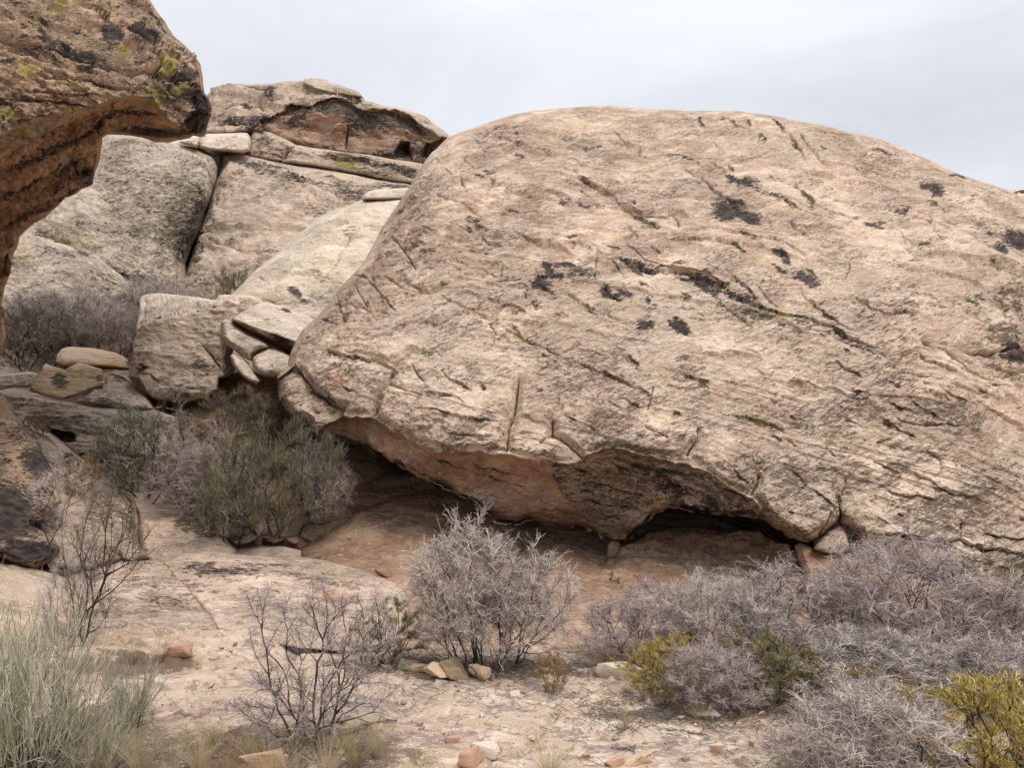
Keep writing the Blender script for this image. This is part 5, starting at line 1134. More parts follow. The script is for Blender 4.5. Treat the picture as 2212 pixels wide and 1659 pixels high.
def grow(rng, env, n, nbase, spread, alpha=0.45, shell=0.6):
    """Branches reach points spread through the crown (env: ellipsoids x, y, z, rx, ry, rz) from a few stems at the foot."""
    env = np.asarray(env, float)
    vol = env[:, 3] * env[:, 4] * env[:, 5]
    pick = rng.choice(len(env), n, p=vol / vol.sum())
    u = rng.normal(size=(n, 3)); u /= np.linalg.norm(u, axis=1)[:, None]
    r = np.where(rng.random(n) < shell, rng.uniform(0.72, 1.0, n), rng.random(n) ** (1 / 3))
    r = r * (1 + 0.16 * rng.normal(size=n))
    t = env[pick, :3] + u * r[:, None] * env[pick, 3:]
    t = t[t[:, 2] > 0.03]
    t = t[np.argsort(np.linalg.norm(t, axis=1))]
    an = rng.uniform(0, 2 * math.pi, nbase)
    rad = spread * np.sqrt(rng.random(nbase))
    nodes = [np.array([rad[k] * math.cos(an[k]), rad[k] * math.sin(an[k]), -0.03]) for k in range(nbase)]
    par = [-1] * nbase
    plen = [0.0] * nbase
    arr = np.zeros((len(t) * 3 + nbase, 3)); arr[:nbase] = nodes
    pl = np.zeros(len(arr))
    m = nbase
    parent = np.full(len(arr), -1)
    for q in t:
        d = np.linalg.norm(arr[:m] - q, axis=1)
        cost = d + alpha * pl[:m]
        j = int(np.argmin(cost))
        L = d[j]
        k = 2 if L > 0.10 else 1
        prev = j
        for i in range(1, k + 1):
            x = arr[j] + (q - arr[j]) * (i / k)
            if i < k: x = x + rng.normal(size=3) * L * 0.06 + np.array([0, 0, 0.04 * L])
            arr[m] = x; parent[m] = prev; pl[m] = pl[prev] + np.linalg.norm(x - arr[prev])
            prev = m; m += 1
    arr, parent = arr[:m], parent[:m]
    parent[1:nbase] = 0                               # one root holds all stems together
    arr[0] = [0, 0, -0.06]
    for _ in range(4):                                # branches run smoothly
        e = np.where(parent >= 0)[0]
        cs = np.zeros((m, 3)); cn = np.zeros(m)
        np.add.at(cs, parent[e], arr[e]); np.add.at(cn, parent[e], 1)
        k = (parent >= 0) & (cn > 0) & (arr[:, 2] > 0.04)
        arr[k] = 0.5 * arr[k] + 0.25 * arr[parent[k]] + 0.25 * cs[k] / cn[k][:, None]
    cnt = np.ones(m)
    for k in range(m - 1, -1, -1):
        if parent[k] >= 0: cnt[parent[k]] += cnt[k]
    return arr, parent, cnt, nbase


def stems_of(arr, parent, cnt, rng, r0, pw=0.42, rmax=0.02):
    e = np.where(parent >= 0)[0]
    r = np.minimum(r0 * cnt ** pw, rmax)
    return tubes(arr[parent[e]], arr[e], np.minimum(r[parent[e]], r[e] * 1.35), r[e], rng.random(len(e)) * 0.7)


def spurs(arr, parent, cnt, rng, per, lo, hi, rad, up=0.3, lim=4, side=2, zmin=0.0):
    """Stiff forked end twigs."""
    k = np.where((cnt <= lim) & (parent >= 0) & (arr[:, 2] > zmin))[0]
    k = np.repeat(k, per)
    n = len(k)
    p = arr[parent[k]] + (arr[k] - arr[parent[k]]) * rng.random((n, 1))
    outw = arr[k] - np.array([0, 0, 0.15]); outw /= np.maximum(np.linalg.norm(outw, axis=1), 1e-6)[:, None]
    d = rng.normal(size=(n, 3)) * 0.8 + outw * 0.5 + np.array([0, 0, up])
    d /= np.linalg.norm(d, axis=1)[:, None]
    L = rng.uniform(lo, hi, n)
    tone = np.clip(0.75 * rng.random(n) ** 1.3 + 0.35 * (np.linalg.norm(arr[k] - [0, 0, 0.3], axis=1) - 0.25), 0, 1)
    mid = p + d * (L * 0.5)[:, None] + rng.normal(size=(n, 3)) * (L * 0.06)[:, None]
    tip = p + d * L[:, None] + rng.normal(size=(n, 3)) * (L * 0.08)[:, None]
    out = [tubes(p, mid, np.full(n, rad * 1.15), np.full(n, rad * 0.95), tone), tubes(mid, tip, np.full(n, rad * 0.95), np.full(n, rad * 0.5), tone)]
    for s in range(side):
        f = rng.uniform(0.25, 0.85, (n, 1))
        q = p + (tip - p) * f
        e = d * 0.5 + rng.normal(size=(n, 3)) * 0.75
        e /= np.linalg.norm(e, axis=1)[:, None]
        out.append(tubes(q, q + e * (L * rng.uniform(0.25, 0.5, n))[:, None], np.full(n, rad * 0.8), np.full(n, rad * 0.45), tone))
    return out


def twig_meshes(seed, env, n=330, nbase=8, spread=0.10, per=5, lo=0.045, hi=0.16, rad=0.0014, stem=M_stem, twig=M_twig, r0=0.0013, rmax=0.011, lim=5, zmin=0.0, up=0.25):
    rng = np.random.default_rng(seed)
    g = grow(rng, env, n, nbase, spread)[:3]
    return [("stems", merge("stems", [stems_of(*g, rng, r0, rmax=rmax)], stem)), ("twigs", merge("twigs", spurs(*g, rng, per, lo, hi, rad, up=up, lim=lim, zmin=zmin, side=3), twig))]


def leafy_meshes(seed, env, n=240, nbase=8, spread=0.1, per=55, lo=0.03, hi=0.075, w=0.0034, leaf=M_olive, stem=M_stem, up=1.1, r0=0.0018, dead=None):
    rng = np.random.default_rng(seed)
    arr, parent, cnt, _ = grow(rng, env, n, nbase, spread, shell=0.72)
    parts = [("stems", merge("stems", [stems_of(arr, parent, cnt, rng, r0, rmax=0.012)], stem))]
    k = np.repeat(np.where((cnt <= 3) & (parent >= 0) & (arr[:, 2] > 0.06 * arr[:, 2].max()))[0], per)
    m = len(k)
    p = arr[parent[k]] + (arr[k] - arr[parent[k]]) * rng.random((m, 1)) + rng.normal(size=(m, 3)) * 0.012
    d = rng.normal(size=(m, 3)) * 0.45 + np.array([0, 0, up]) + (arr[k] * [1, 1, 0.2]) * 0.8
    clump = perlin(arr[k] * 7.0, seed)
    tone = np.clip(0.45 + 0.6 * clump + 0.25 * rng.normal(size=m), 0, 1)
    parts.append(("foliage", merge("foliage", [blades(p, d, rng.uniform(lo, hi, m), rng.uniform(0.7, 1.3, m) * w, tone, rng)], leaf)))
    if dead:
        parts.append(("twigs", merge("twigs", spurs(arr, parent, cnt, rng, 3, 0.05, 0.14, 0.0019, up=0.2), dead)))
    return parts


def broom_meshes(seed, n=150, spread=0.16, fan=0.8, h=1.0, side=3, shoot=M_sage, stem=M_stem, rad=0.0034):
    rng = np.random.default_rng(seed)
    an = rng.uniform(0, 2 * math.pi, n)
    f = fan * np.sqrt(rng.random(n))
    p = np.stack([spread * np.cos(an) * rng.random(n), spread * np.sin(an) * rng.random(n), np.full(n, -0.03)], 1)
    L = h * rng.uniform(0.55, 1.06, n) * (1 - 0.25 * f / fan)
    d = np.stack([np.sin(f) * np.cos(an), np.sin(f) * np.sin(an), np.cos(f)], 1)
    woody, green = [tubes(np.tile([[0, 0, -0.07]], (n, 1)), p, np.full(n, rad), np.full(n, rad), np.full(n, 0.3))], []
    K = 6
    q = p.copy()
    tone = np.clip(0.55 + 0.3 * rng.normal(size=n), 0, 1)
    for k in range(K):
        d2 = d + rng.normal(size=(n, 3)) * 0.16 + np.array([0, 0, 0.10])
        d2 /= np.linalg.norm(d2, axis=1)[:, None]
        q2 = q + d2 * (L / K)[:, None]
        r1 = rad * (1.25 - 0.9 * k / K); r2 = rad * (1.25 - 0.9 * (k + 1) / K)
        (woody if k < 2 else green).append(tubes(q, q2, np.full(n, r1), np.full(n, r2), tone * (0.6 + 0.4 * k / K)))
        if k >= 1:
            for s in range(side if k >= 2 else 1):
                t_ = rng.random((n, 1))
                b = q + (q2 - q) * t_
                e = d2 + rng.normal(size=(n, 3)) * 0.42 + np.array([0, 0, 0.2])
                e /= np.linalg.norm(e, axis=1)[:, None]
                l2 = (L * rng.uniform(0.10, 0.26, n))[:, None]
                m = b + e * l2 * 0.5
                e2 = e + np.array([0, 0, 0.35]); e2 /= np.linalg.norm(e2, axis=1)[:, None]
                tt = np.clip(tone + 0.2 * rng.normal(size=n), 0, 1)
                green.append(tubes(b, m, np.full(n, rad * 0.62), np.full(n, rad * 0.52), tt))
                green.append(tubes(m, m + e2 * l2 * 0.5, np.full(n, rad * 0.52), np.full(n, rad * 0.25), tt))
        q, d = q2, d2
    arr, parent, cnt, _ = grow(rng, [(0.05, 0, 0.35, 0.42, 0.4, 0.35)], 60, 4, 0.1)
    dead = [stems_of(arr, parent, cnt, rng, 0.0016, rmax=0.006)] + spurs(arr, parent, cnt, rng, 3, 0.05, 0.14, 0.0016)
    return [("stems", merge("stems", woody, stem)), ("shoots", merge("shoots", green, shoot)), ("dead_twigs", merge("dead_twigs", dead, M_twig))]


def grass_meshes(seed, n=230, spread=0.06, fan=0.55, mat=M_straw, w=0.0036):
    rng = np.random.default_rng(seed)
    an = rng.uniform(0, 2 * math.pi, n)
    f = fan * rng.random(n) ** 0.7
    p = np.stack([spread * np.cos(an) * rng.random(n), spread * np.sin(an) * rng.random(n), np.full(n, -0.02)], 1)
    L = rng.uniform(0.45, 1.05, n)
    d = np.stack([np.sin(f) * np.cos(an), np.sin(f) * np.sin(an), np.cos(f)], 1)
    parts = []
    q = p
    tone = np.clip(0.5 + 0.3 * rng.normal(size=n), 0, 1)
    for k in range(4):
        d = d + np.stack([np.cos(an), np.sin(an), -0.6 * np.ones(n)], 1) * (0.10 * f / fan)[:, None] + rng.normal(size=(n, 3)) * 0.05
        d /= np.linalg.norm(d, axis=1)[:, None]
        q2 = q + d * (L / 4)[:, None]
        parts.append(tubes(q, q2, np.full(n, w * (0.55 - 0.11 * k)), np.full(n, w * (0.44 - 0.11 * k)), tone))
        q = q2
    return [("blades", merge("blades", parts, mat))]


def plant(name, label, cat, parts, foot, sx, sz, rot=0.0, group=None, lean=(0.0, 0.0)):
    r = bpy.data.objects.new(name, None)
    r.empty_display_size = 0.2
    col.objects.link(r)
    r.location = foot
    r.rotation_euler = (lean[0], lean[1], rot)
    r.scale = (sx, sx, sz)
    tag(r, label, cat, group)
    for nm, me in parts:
        o = bpy.data.objects.new(nm, me)
        col.objects.link(o)
        o.parent = r
    return r


ROUND = [(0, 0, 0.48, 0.5, 0.5, 0.50)]
WIDE = [(-0.2, 0, 0.45, 0.38, 0.4, 0.45), (0.2, 0.1, 0.5, 0.36, 0.4, 0.48), (0, -0.15, 0.36, 0.5, 0.35, 0.38)]
TW = [twig_meshes(s, e, n=620, per=8, spread=0.2, nbase=14) for s, e in ((201, WIDE), (202, ROUND), (203, WIDE))]
TL = [twig_meshes(s, e, n=620, per=8, spread=0.2, nbase=14, twig=M_twig_lilac) for s, e in ((204, WIDE), (205, ROUND), (206, WIDE))]
OL = [leafy_meshes(211, ROUND, leaf=M_olive, spread=0.15), leafy_meshes(212, WIDE, leaf=M_olive, dead=M_twig)]
GN = [leafy_meshes(221, WIDE, n=460, per=20, lo=0.05, hi=0.13, w=0.0022, leaf=M_green, dead=M_twig_brown, spread=0.2, up=1.6), leafy_meshes(222, ROUND, n=460, per=20, lo=0.05, hi=0.13, w=0.0022, leaf=M_green, dead=M_twig, spread=0.15, up=1.6)]
YE = [leafy_meshes(231, WIDE, n=700, per=44, leaf=M_yellow_l, spread=0.2, lo=0.03, hi=0.07), leafy_meshes(232, ROUND, leaf=M_gold)]
SG = [broom_meshes(241), broom_meshes(242, n=95, fan=0.7)]
GR = [grass_meshes(251), grass_meshes(252, n=120, mat=M_gold), grass_meshes(253, n=90, fan=0.35)]


def put(name, label, cat, parts, px, py, top, wid, Y=None, rot=0.0, group=None, lean=(0, 0), nat=1.0, sink=0.0):
    """Stands a plant where its foot shows; top and wid are its top row and its width in the photo."""
    if Y is None:
        foot = on_ground(px, py)
    else:
        foot = P(px, py, Y)
    s = foot[1] / FV
    foot = foot - np.array([0, 0, sink])
    return plant(name, label, cat, parts, foot, wid * s / nat, (py - top) * s + sink, rot, group, lean)


TWIGS = "leafless grey shrubs in the thicket on the right"
# single shrubs in front of the hollow
c_env = [(-0.13, 0, 0.56, 0.38, 0.36, 0.42), (0.28, 0.05, 0.40, 0.34, 0.32, 0.34), (-0.05, -0.1, 0.30, 0.40, 0.30, 0.30), (-0.03, 0, 1.02, 0.03, 0.03, 0.12)]
put("twiggy_shrub", "bare grey shrub with pale forked tips standing alone before the dark hollow", "shrub", twig_meshes(301, c_env, n=760, nbase=14, spread=0.22, per=8, rad=0.0016, r0=0.0014, rmax=0.012, lim=5, zmin=0.2), 1050, 1442, 1138, 330, nat=1.1)
f_env = [(-0.30, 0, 0.66, 0.16, 0.2, 0.40), (0.02, 0, 0.62, 0.20, 0.25, 0.40), (0.30, 0.05, 0.60, 0.28, 0.3, 0.34), (0.36, -0.05, 0.32, 0.22, 0.2, 0.16), (-0.1, -0.1, 0.22, 0.40, 0.3, 0.20)]
put("twiggy_shrub", "open shrub with dark forking stems rising in the left foreground", "shrub", twig_meshes(302, f_env, n=420, nbase=12, spread=0.14, per=6, lo=0.04, hi=0.12, rad=0.0014, twig=M_twig_lilac, r0=0.0016, rmax=0.010, lim=4), 672, 1598, 1275, 330, nat=1.05)
put("olive_shrub", "low olive shrub growing between the dark stemmed shrub and the lone grey shrub", "shrub", OL[1], 835, 1432, 1306, 190, rot=1.0)
put("olive_shrub", "small narrow golden bush on the bare floor below the lone grey shrub", "shrub", YE[1], 1193, 1502, 1412, 66, rot=2.0)
put("dry_grass", "low brown tuft at the right foot of the lone grey shrub", "grass", GR[2], 1288, 1440, 1392, 60, nat=0.7)
# the thicket on the right
put("twiggy_shrub", "brown grey shrub at the left end of the right hand thicket", "shrub", TL[0], 1395, 1428, 1258, 250, rot=0.4, group=TWIGS)
put("twiggy_shrub", "grey shrub with taller straw coloured sprigs behind the yellow green bush", "shrub", TW[1], 1565, 1438, 1252, 270, rot=1.9, group=TWIGS)
put("twiggy_shrub", "broad mauve grey shrub under the wedge shaped block", "shrub", TL[2], 1770, 1432, 1222, 360, rot=3.0, group=TWIGS)
put("twiggy_shrub", "tallest mauve grey shrub of the thicket, reaching up the mossy boulder foot", "shrub", TL[1], 1975, 1440, 1180, 380, rot=4.4, group=TWIGS)
put("twiggy_shrub", "mauve grey shrub at the right edge below the black gap", "shrub", TL[0], 2170, 1460, 1262, 330, rot=5.2, group=TWIGS)
put("twiggy_shrub", "whitish tangled shrub in the middle of the thicket above the golden bush", "shrub", TW[0], 1885, 1512, 1372, 330, rot=0.9, group=TWIGS)
put("twiggy_shrub", "whitish shrub right behind the bright yellow bush", "shrub", TW[2], 2120, 1530, 1372, 300, rot=2.2, group=TWIGS)
put("twiggy_shrub", "small purple grey shrub in front of the yellow green bush", "shrub", TL[1], 1540, 1532, 1400, 195, rot=1.2, group=TWIGS)
put("twiggy_shrub", "large grey shrub in the bottom right foreground beside the bright yellow bush", "shrub", TW[2], 1880, 1700, 1480, 370, Y=3.65, rot=4.0, group=TWIGS)
put("olive_shrub", "yellow green bush at the front left of the thicket beside the white stone", "shrub", YE[0], 1450, 1496, 1384, 205, rot=0.7)
put("olive_shrub", "dark olive bush in the shade inside the thicket", "shrub", OL[0], 1660, 1514, 1376, 230, rot=2.7)
put("olive_shrub", "olive brown bush at the right of the small purple grey shrub", "shrub", OL[1], 1770, 1545, 1432, 180, rot=4.1)
put("olive_shrub", "golden bush poking up behind the large bottom right grey shrub", "shrub", YE[1], 1880, 1570, 1450, 190, rot=5.0)
put("olive_shrub", "bright yellow bush filling the bottom right corner", "shrub", YE[0], 2170, 1700, 1462, 420, Y=3.65, rot=3.3)
put("olive_shrub", "little yellow bush caught between the two whitish shrubs", "shrub", YE[1], 2010, 1510, 1425, 90, rot=1.0)
put("dry_grass", "tall pale dry stalks standing against the brown ledges in the hollow", "grass", GR[2], 1548, 1345, 1228, 130, nat=0.9)
put("dry_grass", "pale tuft at the foot of the small purple grey shrub", "grass", GR[0], 1508, 1556, 1500, 60, nat=0.9)
put("olive_shrub", "olive yellow bush low at the foot of the broad mauve grey shrub", "shrub", YE[0], 1800, 1530, 1440, 150, rot=2.2)
put("olive_shrub", "dull golden bush in front of the tallest mauve grey shrub", "shrub", OL[1], 1990, 1560, 1462, 170, rot=0.4)
put("olive_shrub", "dull olive bush at the right edge under the whitish shrub", "shrub", OL[0], 2190, 1545, 1450, 150, rot=3.4)
# left foreground
put("broom_shrub", "large grey green broom like shrub in the lower left corner", "shrub", SG[0], 55, 1700, 1262, 330, Y=3.6, rot=0.5)
put("broom_shrub", "smaller grey green broom like shrub right of the lower left corner shrub", "shrub", SG[1], 275, 1575, 1398, 150, rot=1.7)
put("broom_shrub", "grey green broom like shrub rising behind the corner shrub at the left edge", "shrub", SG[1], 10, 1530, 1300, 230, rot=2.9)
put("broom_shrub", "low blue green broom like shrub at the bottom edge between the two grey green ones", "shrub", SG[0], 190, 1690, 1500, 200, Y=3.7, rot=4.0)
put("twiggy_shrub", "sparse dark brown shrub leaning right over the pinkish crusted slab", "shrub", twig_meshes(303, [(0.1, 0, 0.72, 0.42, 0.35, 0.28), (0.0, 0, 0.40, 0.25, 0.25, 0.25)], n=130, nbase=5, spread=0.08, per=4, rad=0.0014, twig=M_twig_brown, r0=0.0018, lim=4), 195, 1425, 1065, 230, Y=5.6, sink=0.05)
put("twiggy_shrub", "pale lilac shrub with dense short twigs between the broom shrubs and the black varnished rock", "shrub", twig_meshes(304, ROUND, n=180, per=8, twig=M_twig, spread=0.1), 150, 1400, 1190, 130, Y=5.7)
put("twiggy_shrub", "thin whitish shrub in front of the black varnished rock", "shrub", twig_meshes(305, [(0.05, 0, 0.7, 0.45, 0.3, 0.30), (0.0, 0, 0.4, 0.25, 0.2, 0.2)], n=120, nbase=4, per=5, twig=M_twig, spread=0.1), 115, 1190, 1010, 170, Y=6.6)
put("dry_grass", "orange brown grass tuft by the orange stone on the stepped ledges", "grass", GR[1], 348, 1430, 1352, 70, rot=1.0, nat=0.8)
put("dry_grass", "orange brown grass tuft tucked behind the smaller grey green broom shrub", "grass", GR[1], 288, 1440, 1374, 70, rot=2.0, nat=0.8)
# green bushes between the slabs
put("green_shrub", "sprawling green bush with grey bare branches at its right, under the boulder nose", "shrub", GN[0], 590, 1130, 912, 280, Y=8.75, rot=0.3, sink=0.1)
put("green_shrub", "green bush in front of the hollowed ledge", "shrub", GN[1], 325, 1062, 880, 240, Y=9.3, rot=2.0, sink=0.1)
put("green_shrub", "light green bush climbing the gap under the squarish boulder", "shrub", GN[0], 530, 960, 838, 190, Y=10.2, rot=4.0, sink=0.1)
put("twiggy_shrub", "brownish bare shrub between the two larger green bushes", "shrub", TL[2], 452, 1098, 935, 220, Y=9.1, rot=1.0, sink=0.1)
put("twiggy_shrub", "bare grey shrub beside the black tunnel under the boulder nose", "shrub", TL[0], 690, 1105, 945, 130, Y=9.2, rot=2.0, sink=0.1)
put("green_shrub", "dark green bush low in the shade left of the smooth brown hump", "shrub", GN[1], 500, 1150, 1010, 150, Y=8.7, rot=5.0, sink=0.1)
# brush behind
put("twiggy_shrub", "hazy purple brush before the grey boulder at the left", "shrub", TW[0], 130, 745, 615, 260, Y=15.0, rot=0.2, sink=0.2)
put("twiggy_shrub", "pinkish purple brush filling the foot of the black cleft", "shrub", TW[2], 360, 700, 585, 210, Y=17.0, rot=1.5, sink=0.3)
put("twiggy_shrub", "purple grey brush left of the big squarish boulder", "shrub", TW[1], 245, 765, 655, 150, Y=14.6, rot=3.2, sink=0.2)
put("green_shrub", "dark green bush at the left edge under the overhanging cliff", "shrub", GN[1], 75, 790, 665, 190, Y=14.2, rot=0.9, sink=0.2)
put("green_shrub", "small green bush where the slickrock wall meets the smooth cream slab", "shrub", GN[0], 510, 655, 578, 110, Y=17.0, rot=2.4, sink=0.2)
put("golden_bush", "round rusty golden bush on top of the tan ramp", "shrub", YE[1], 75, 950, 895, 66, Y=9.1, rot=0.2, sink=0.03)
put("golden_bush", "rusty golden bush hanging down the middle of the tan ramp", "shrub", YE[1], 178, 1078, 985, 78, Y=8.5, rot=1.6, sink=0.03)
put("dry_grass", "dry grass patch before the long pale pink stone", "grass", GR[0], 60, 815, 770, 110, Y=13.0, nat=0.8, sink=0.05)
# grass on the floor
put("dry_grass", "straw tuft at the bottom edge on the bare pale floor", "grass", GR[0], 1188, 1685, 1572, 120, Y=3.68, nat=0.9)
put("dry_grass", "thin straw tuft with a dark stick on the bare floor left of the thicket", "grass", GR[2], 1352, 1576, 1508, 70, nat=0.7)
GRP = "straw tufts along the bottom edge of the picture"
rg = np.random.default_rng(77)
for k, (px, py, hh, ww) in enumerate([(215, 1690, 130, 120), (300, 1670, 105, 100), (365, 1690, 110, 110), (430, 1668, 90, 90), (485, 1690, 110, 110), (540, 1640, 70, 80), (590, 1700, 90, 90), (640, 1690, 75, 80), (705, 1680, 80, 90),
                                      (770, 1660, 80, 90), (815, 1640, 90, 60), (740, 1625, 50, 80), (850, 1700, 70, 90), (905, 1690, 55, 80), (1060, 1690, 60, 60), (560, 1700, 70, 80), (455, 1610, 60, 70), (400, 1625, 60, 70)]):
    g = put("dry_grass", "straw coloured grass tuft in the dry strip along the bottom left edge", "grass", GR[(0, 0, 2, 0, 1)[k % 5]], px, py, py - 1.35 * hh, ww, Y=3.7 if py > 1660 else None, rot=rg.uniform(0, 6), nat=0.8, group=GRP)

# ------------------------------------------------------------------ loose stones, sticks and gravel
import bmesh


def stone_mesh(seed, mat, flat=1.0, n=13, rnd=0.10):
    """A split stone: a rounded hull with faces, about 1 wide."""
    rng = np.random.default_rng(seed)
    bm = bmesh.new()
    pts = rng.uniform(-1, 1, (n, 3))
    pts /= np.maximum(np.abs(pts).max(1), 0.75)[:, None]
    for q in pts: bm.verts.new(q * [0.5, 0.42, 0.5])
    hull = bmesh.ops.convex_hull(bm, input=bm.verts)
    bmesh.ops.delete(bm, geom=[v for v in bm.verts if not v.link_faces], context='VERTS')
    bmesh.ops.bevel(bm, geom=bm.edges[:], offset=rnd * 0.6, segments=2, affect='EDGES', profile=0.6, clamp_overlap=True)
    bmesh.ops.triangulate(bm, faces=bm.faces[:])
    bmesh.ops.subdivide_edges(bm, edges=bm.edges[:], cuts=2, use_grid_fill=True)
    bmesh.ops.recalc_face_normals(bm, faces=bm.faces[:])
    bm.normal_update()
    co = np.array([v.co[:] for v in bm.verts]); no = np.array([v.normal[:] for v in bm.verts])
    co = co + no * (0.035 * fbm(co * 3, 4, 0.6, seed))[:, None]
    co[:, 2] -= co[:, 2].min()
    co[:, 2] /= co[:, 2].max()
    co[:, 0] /= np.ptp(co[:, 0])
    for v, c in zip(bm.verts, co): v.co = c
    me = bpy.data.meshes.new("stone")
    bm.to_mesh(me); bm.free()
    for p in me.polygons: p.use_smooth = True
    me.materials.append(mat)
    return me


def stone(label, px, py, w, h, mat, seed, rot=0.0, group=None, Y=None, depth=0.8, n=13, cat="stone", tilt=0.0, me=None):
    foot = on_ground(px, py) if Y is None else P(px, py, Y)
    s = foot[1] / FV
    o = obj("loose_stone", me or stone_mesh(seed, mat, n=n), loc=foot - np.array([0, 0, 0.2 * h * s]))
    o.scale = (w * s, w * s * depth, h * s * 1.25)
    o.rotation_euler = (0, tilt, rot)
    tag(o, label, cat, group)
    return o


stone("wedge shaped orange tan stone in the row below the lone grey shrub", 955, 1464, 84, 32, M_tan, 1, 0.2, n=9)
stone("yellow tan stone standing upright with a dark left face in the row of stones", 992, 1465, 64, 40, M_yellow, 2, 0.5, n=10)
stone("squared pink tan stone at the right end of the row of stones", 1036, 1467, 48, 31, M_tan, 3, 0.1, n=8)
stone("low grey tan stone at the left end of the row of stones", 902, 1454, 40, 16, M_tan, 4, 0.3)
stone("thin flat stone leaning behind the left end of the row of stones", 880, 1446, 50, 18, M_block, 5, 0.9)
stone("tiny tan stone touching the foot of the yellow tan stone", 974, 1469, 14, 9, M_tan, 6, 0.3)
stone("long whitish flat stone beside the yellow green bush", 1342, 1466, 104, 32, M_white, 7, 0.05, depth=0.6)
stone("brick coloured stone lying at the bottom edge left of the straw tuft", 1024, 1656, 66, 36, M_red, 8, 0.2, n=9)
stone("pale flat stone just behind the brick coloured stone", 1046, 1636, 62, 24, M_white, 9, 0.1)
stone("small bright red stone on the pale crusted floor", 976, 1603, 30, 11, M_red, 10, 0.4)
stone("large orange stone at the bottom edge under the dark stemmed shrub", 572, 1668, 100, 42, M_red, 11, 0.2)
stone("salmon stone resting on the stepped ledges beside the orange grass tuft", 388, 1416, 50, 24, M_red, 12, 0.1)
stone("small tan stone near the bottom edge left of the large bottom right shrub", 1546, 1628, 36, 19, M_tan, 13, 0.3)
stone("orange tan flat stone at the bottom edge right of the straw tuft", 1300, 1656, 52, 18, M_red, 14, 0.3)
stone("wide low tan stone by the bottom edge right of the orange tan flat one", 1372, 1648, 80, 20, M_tan, 15, 0.1)
stone("white flat chip of rock below the small purple grey shrub", 1530, 1556, 54, 14, M_white, 16, 0.2)
stone("reddish chip at the foot of the brown ledges behind the thin straw tuft", 1180, 1452, 30, 10, M_red, 17, 0.6)
stone("dark stone standing in for the black notch where the crusted slab meets the smooth hump", 828, 1250, 36, 24, M_brown, 18, 0.3, Y=7.75)  # brown stone in place of the black notch between slab and hump
rng = np.random.default_rng(5)
PEB = "pebbles scattered over the pale floor"
peb = [stone_mesh(60 + k, m) for k, m in enumerate((M_tan, M_white, M_red, M_block, M_tan, M_yellow))]
for k in range(170):
    while True:
        px, py = rng.uniform(420, 1760), rng.uniform(1395, 1655)
        if px > 860 and py < 1475: continue
        if px < 860 and rng.random() < 0.55: continue
        break
    w = 5 + 17 * rng.random() ** 2
    stone("small angular pebble lying loose on the pale bare floor", px, py, w, w * rng.uniform(0.3, 0.55), None, 0, rng.uniform(0, 6), PEB, me=peb[k % 6], cat="pebble")

# dead sticks
for k, (pts, r, lab) in enumerate([([(1490, 1560), (1460, 1548), (1420, 1545)], 0.007, "brown dead stick lying by the thin straw tuft"), ([(1325, 1600), (1352, 1578), (1400, 1560)], 0.008, "grey dead stick leaning across the thin straw tuft"),
                                   ([(1540, 1520), (1600, 1532), (1650, 1530)], 0.010, "dark dead branch under the small purple grey shrub"), ([(1320, 1618), (1360, 1622), (1372, 1634)], 0.006, "thin curved dead twig on the bare sand"),
                                   ([(720, 1600), (800, 1568), (860, 1560)], 0.009, "dark fallen branch reaching right from the dark stemmed shrub"), ([(1440, 1580), (1490, 1586), (1530, 1590)], 0.006, "short dead twig among the chips of rock")]):
    w3 = np.array([on_ground(*q) + [0, 0, r] for q in pts])
    fine = [w3[0]]
    rr = np.random.default_rng(k)
    for a, b in zip(w3[:-1], w3[1:]):
        for j in range(1, 6): fine.append(a + (b - a) * j / 5 + rr.normal(size=3) * [0.006, 0.006, 0.003])
    fine = np.array(fine)
    m = len(fine) - 1
    rad = np.linspace(r, r * 0.45, m + 1)
    parts = [tubes(fine[:-1], fine[1:], rad[:-1], rad[1:], np.full(m, 0.6))]
    for j in range(5):
        q = fine[rr.integers(2, m)]
        e = q + rr.normal(size=3) * [0.09, 0.06, 0.012] + [0, 0, 0.02]
        parts.append(tubes([q], [e], [r * 0.5], [r * 0.2], [0.5]))
    o = obj("fallen_stick", merge("stick", parts, M_twig_brown))
    tag(o, lab, "stick")

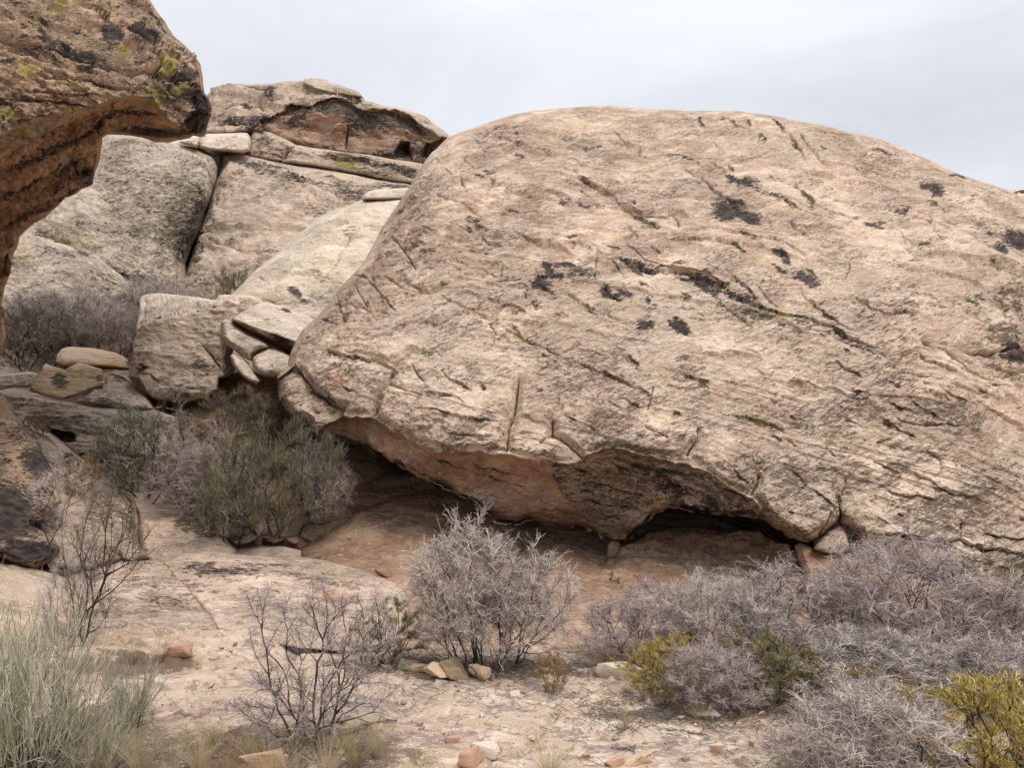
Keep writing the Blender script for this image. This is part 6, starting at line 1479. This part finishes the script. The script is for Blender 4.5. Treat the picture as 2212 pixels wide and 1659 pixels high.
# small chips that nobody could count
n = 7000
px = rng.uniform(330, 1800, n); dist = rng.uniform(3.5, 6.3, n)
xx = (px - CX) / FV * dist
keep = perlin(np.stack([xx / 0.5, dist / 0.5, xx * 0], -1), 55) > -0.02
xx, dist = xx[keep], dist[keep]
n = len(xx)
zz = ground_z(xx, dist)
tet = np.array([[1, 0, -0.2], [-0.5, 0.87, -0.2], [-0.5, -0.87, -0.2], [0.2, 0.1, 0.55], [0.9, 0.6, 0.2]])
sz = 0.003 + 0.010 * rng.random(n) ** 2
rot = rng.uniform(0, 6.28, n)
V = tet[None] * sz[:, None, None] * rng.uniform(0.6, 1.4, (n, 5, 3))
c, s = np.cos(rot)[:, None], np.sin(rot)[:, None]
V = np.stack([V[..., 0] * c - V[..., 1] * s, V[..., 0] * s + V[..., 1] * c, V[..., 2]], -1) + np.stack([xx, dist, zz + sz * 0.2], -1)[:, None]
b = (np.arange(n) * 5)[:, None]
F = np.concatenate([b + np.array([q]) for q in ((0, 4, 3), (4, 1, 3), (1, 2, 3), (2, 0, 3), (0, 1, 4), (0, 2, 1))])
tag(obj("gravel", mesh_from("gravel", V.reshape(-1, 3), F, M_block, False)), "fine chips of rock strewn over the pale floor", kind="stuff")
# brittle stems and litter under the shrubs
n = 5200
cx_ = rng.choice([900, 1000, 1120, 1240, 1360, 1480, 1600, 1300, 1400, 660, 740, 300, 500, 1050, 1150, 1500, 1600, 1700, 850], n)
px = cx_ + rng.normal(size=n) * 70
py = np.where(cx_ < 800, 1620, np.where(cx_ < 1300, 1448, 1530)) + rng.normal(size=n) * np.where(rng.random(n) < 0.35, 55, 16)
py = np.clip(py, 1400, 1690)
dd = 1.6 * FV / (py - 950)
xx = (px - CX) / FV * dd
zz = ground_z(xx, dd)
an = rng.uniform(0, 6.28, n); L = rng.uniform(0.02, 0.10, n)
p0 = np.stack([xx, dd, zz + 0.006], -1)
p1 = p0 + np.stack([np.cos(an) * L, np.sin(an) * L, np.abs(rng.normal(size=n)) * L * 0.3], -1)
v, f, tn = tubes(p0, p1, np.full(n, 0.0017), np.full(n, 0.001), rng.random(n))
tag(obj("litter", mesh_from("litter", v, f, M_twig_brown, True, {"tone": tn})), "broken twigs and dry litter lying under the shrubs", kind="stuff")
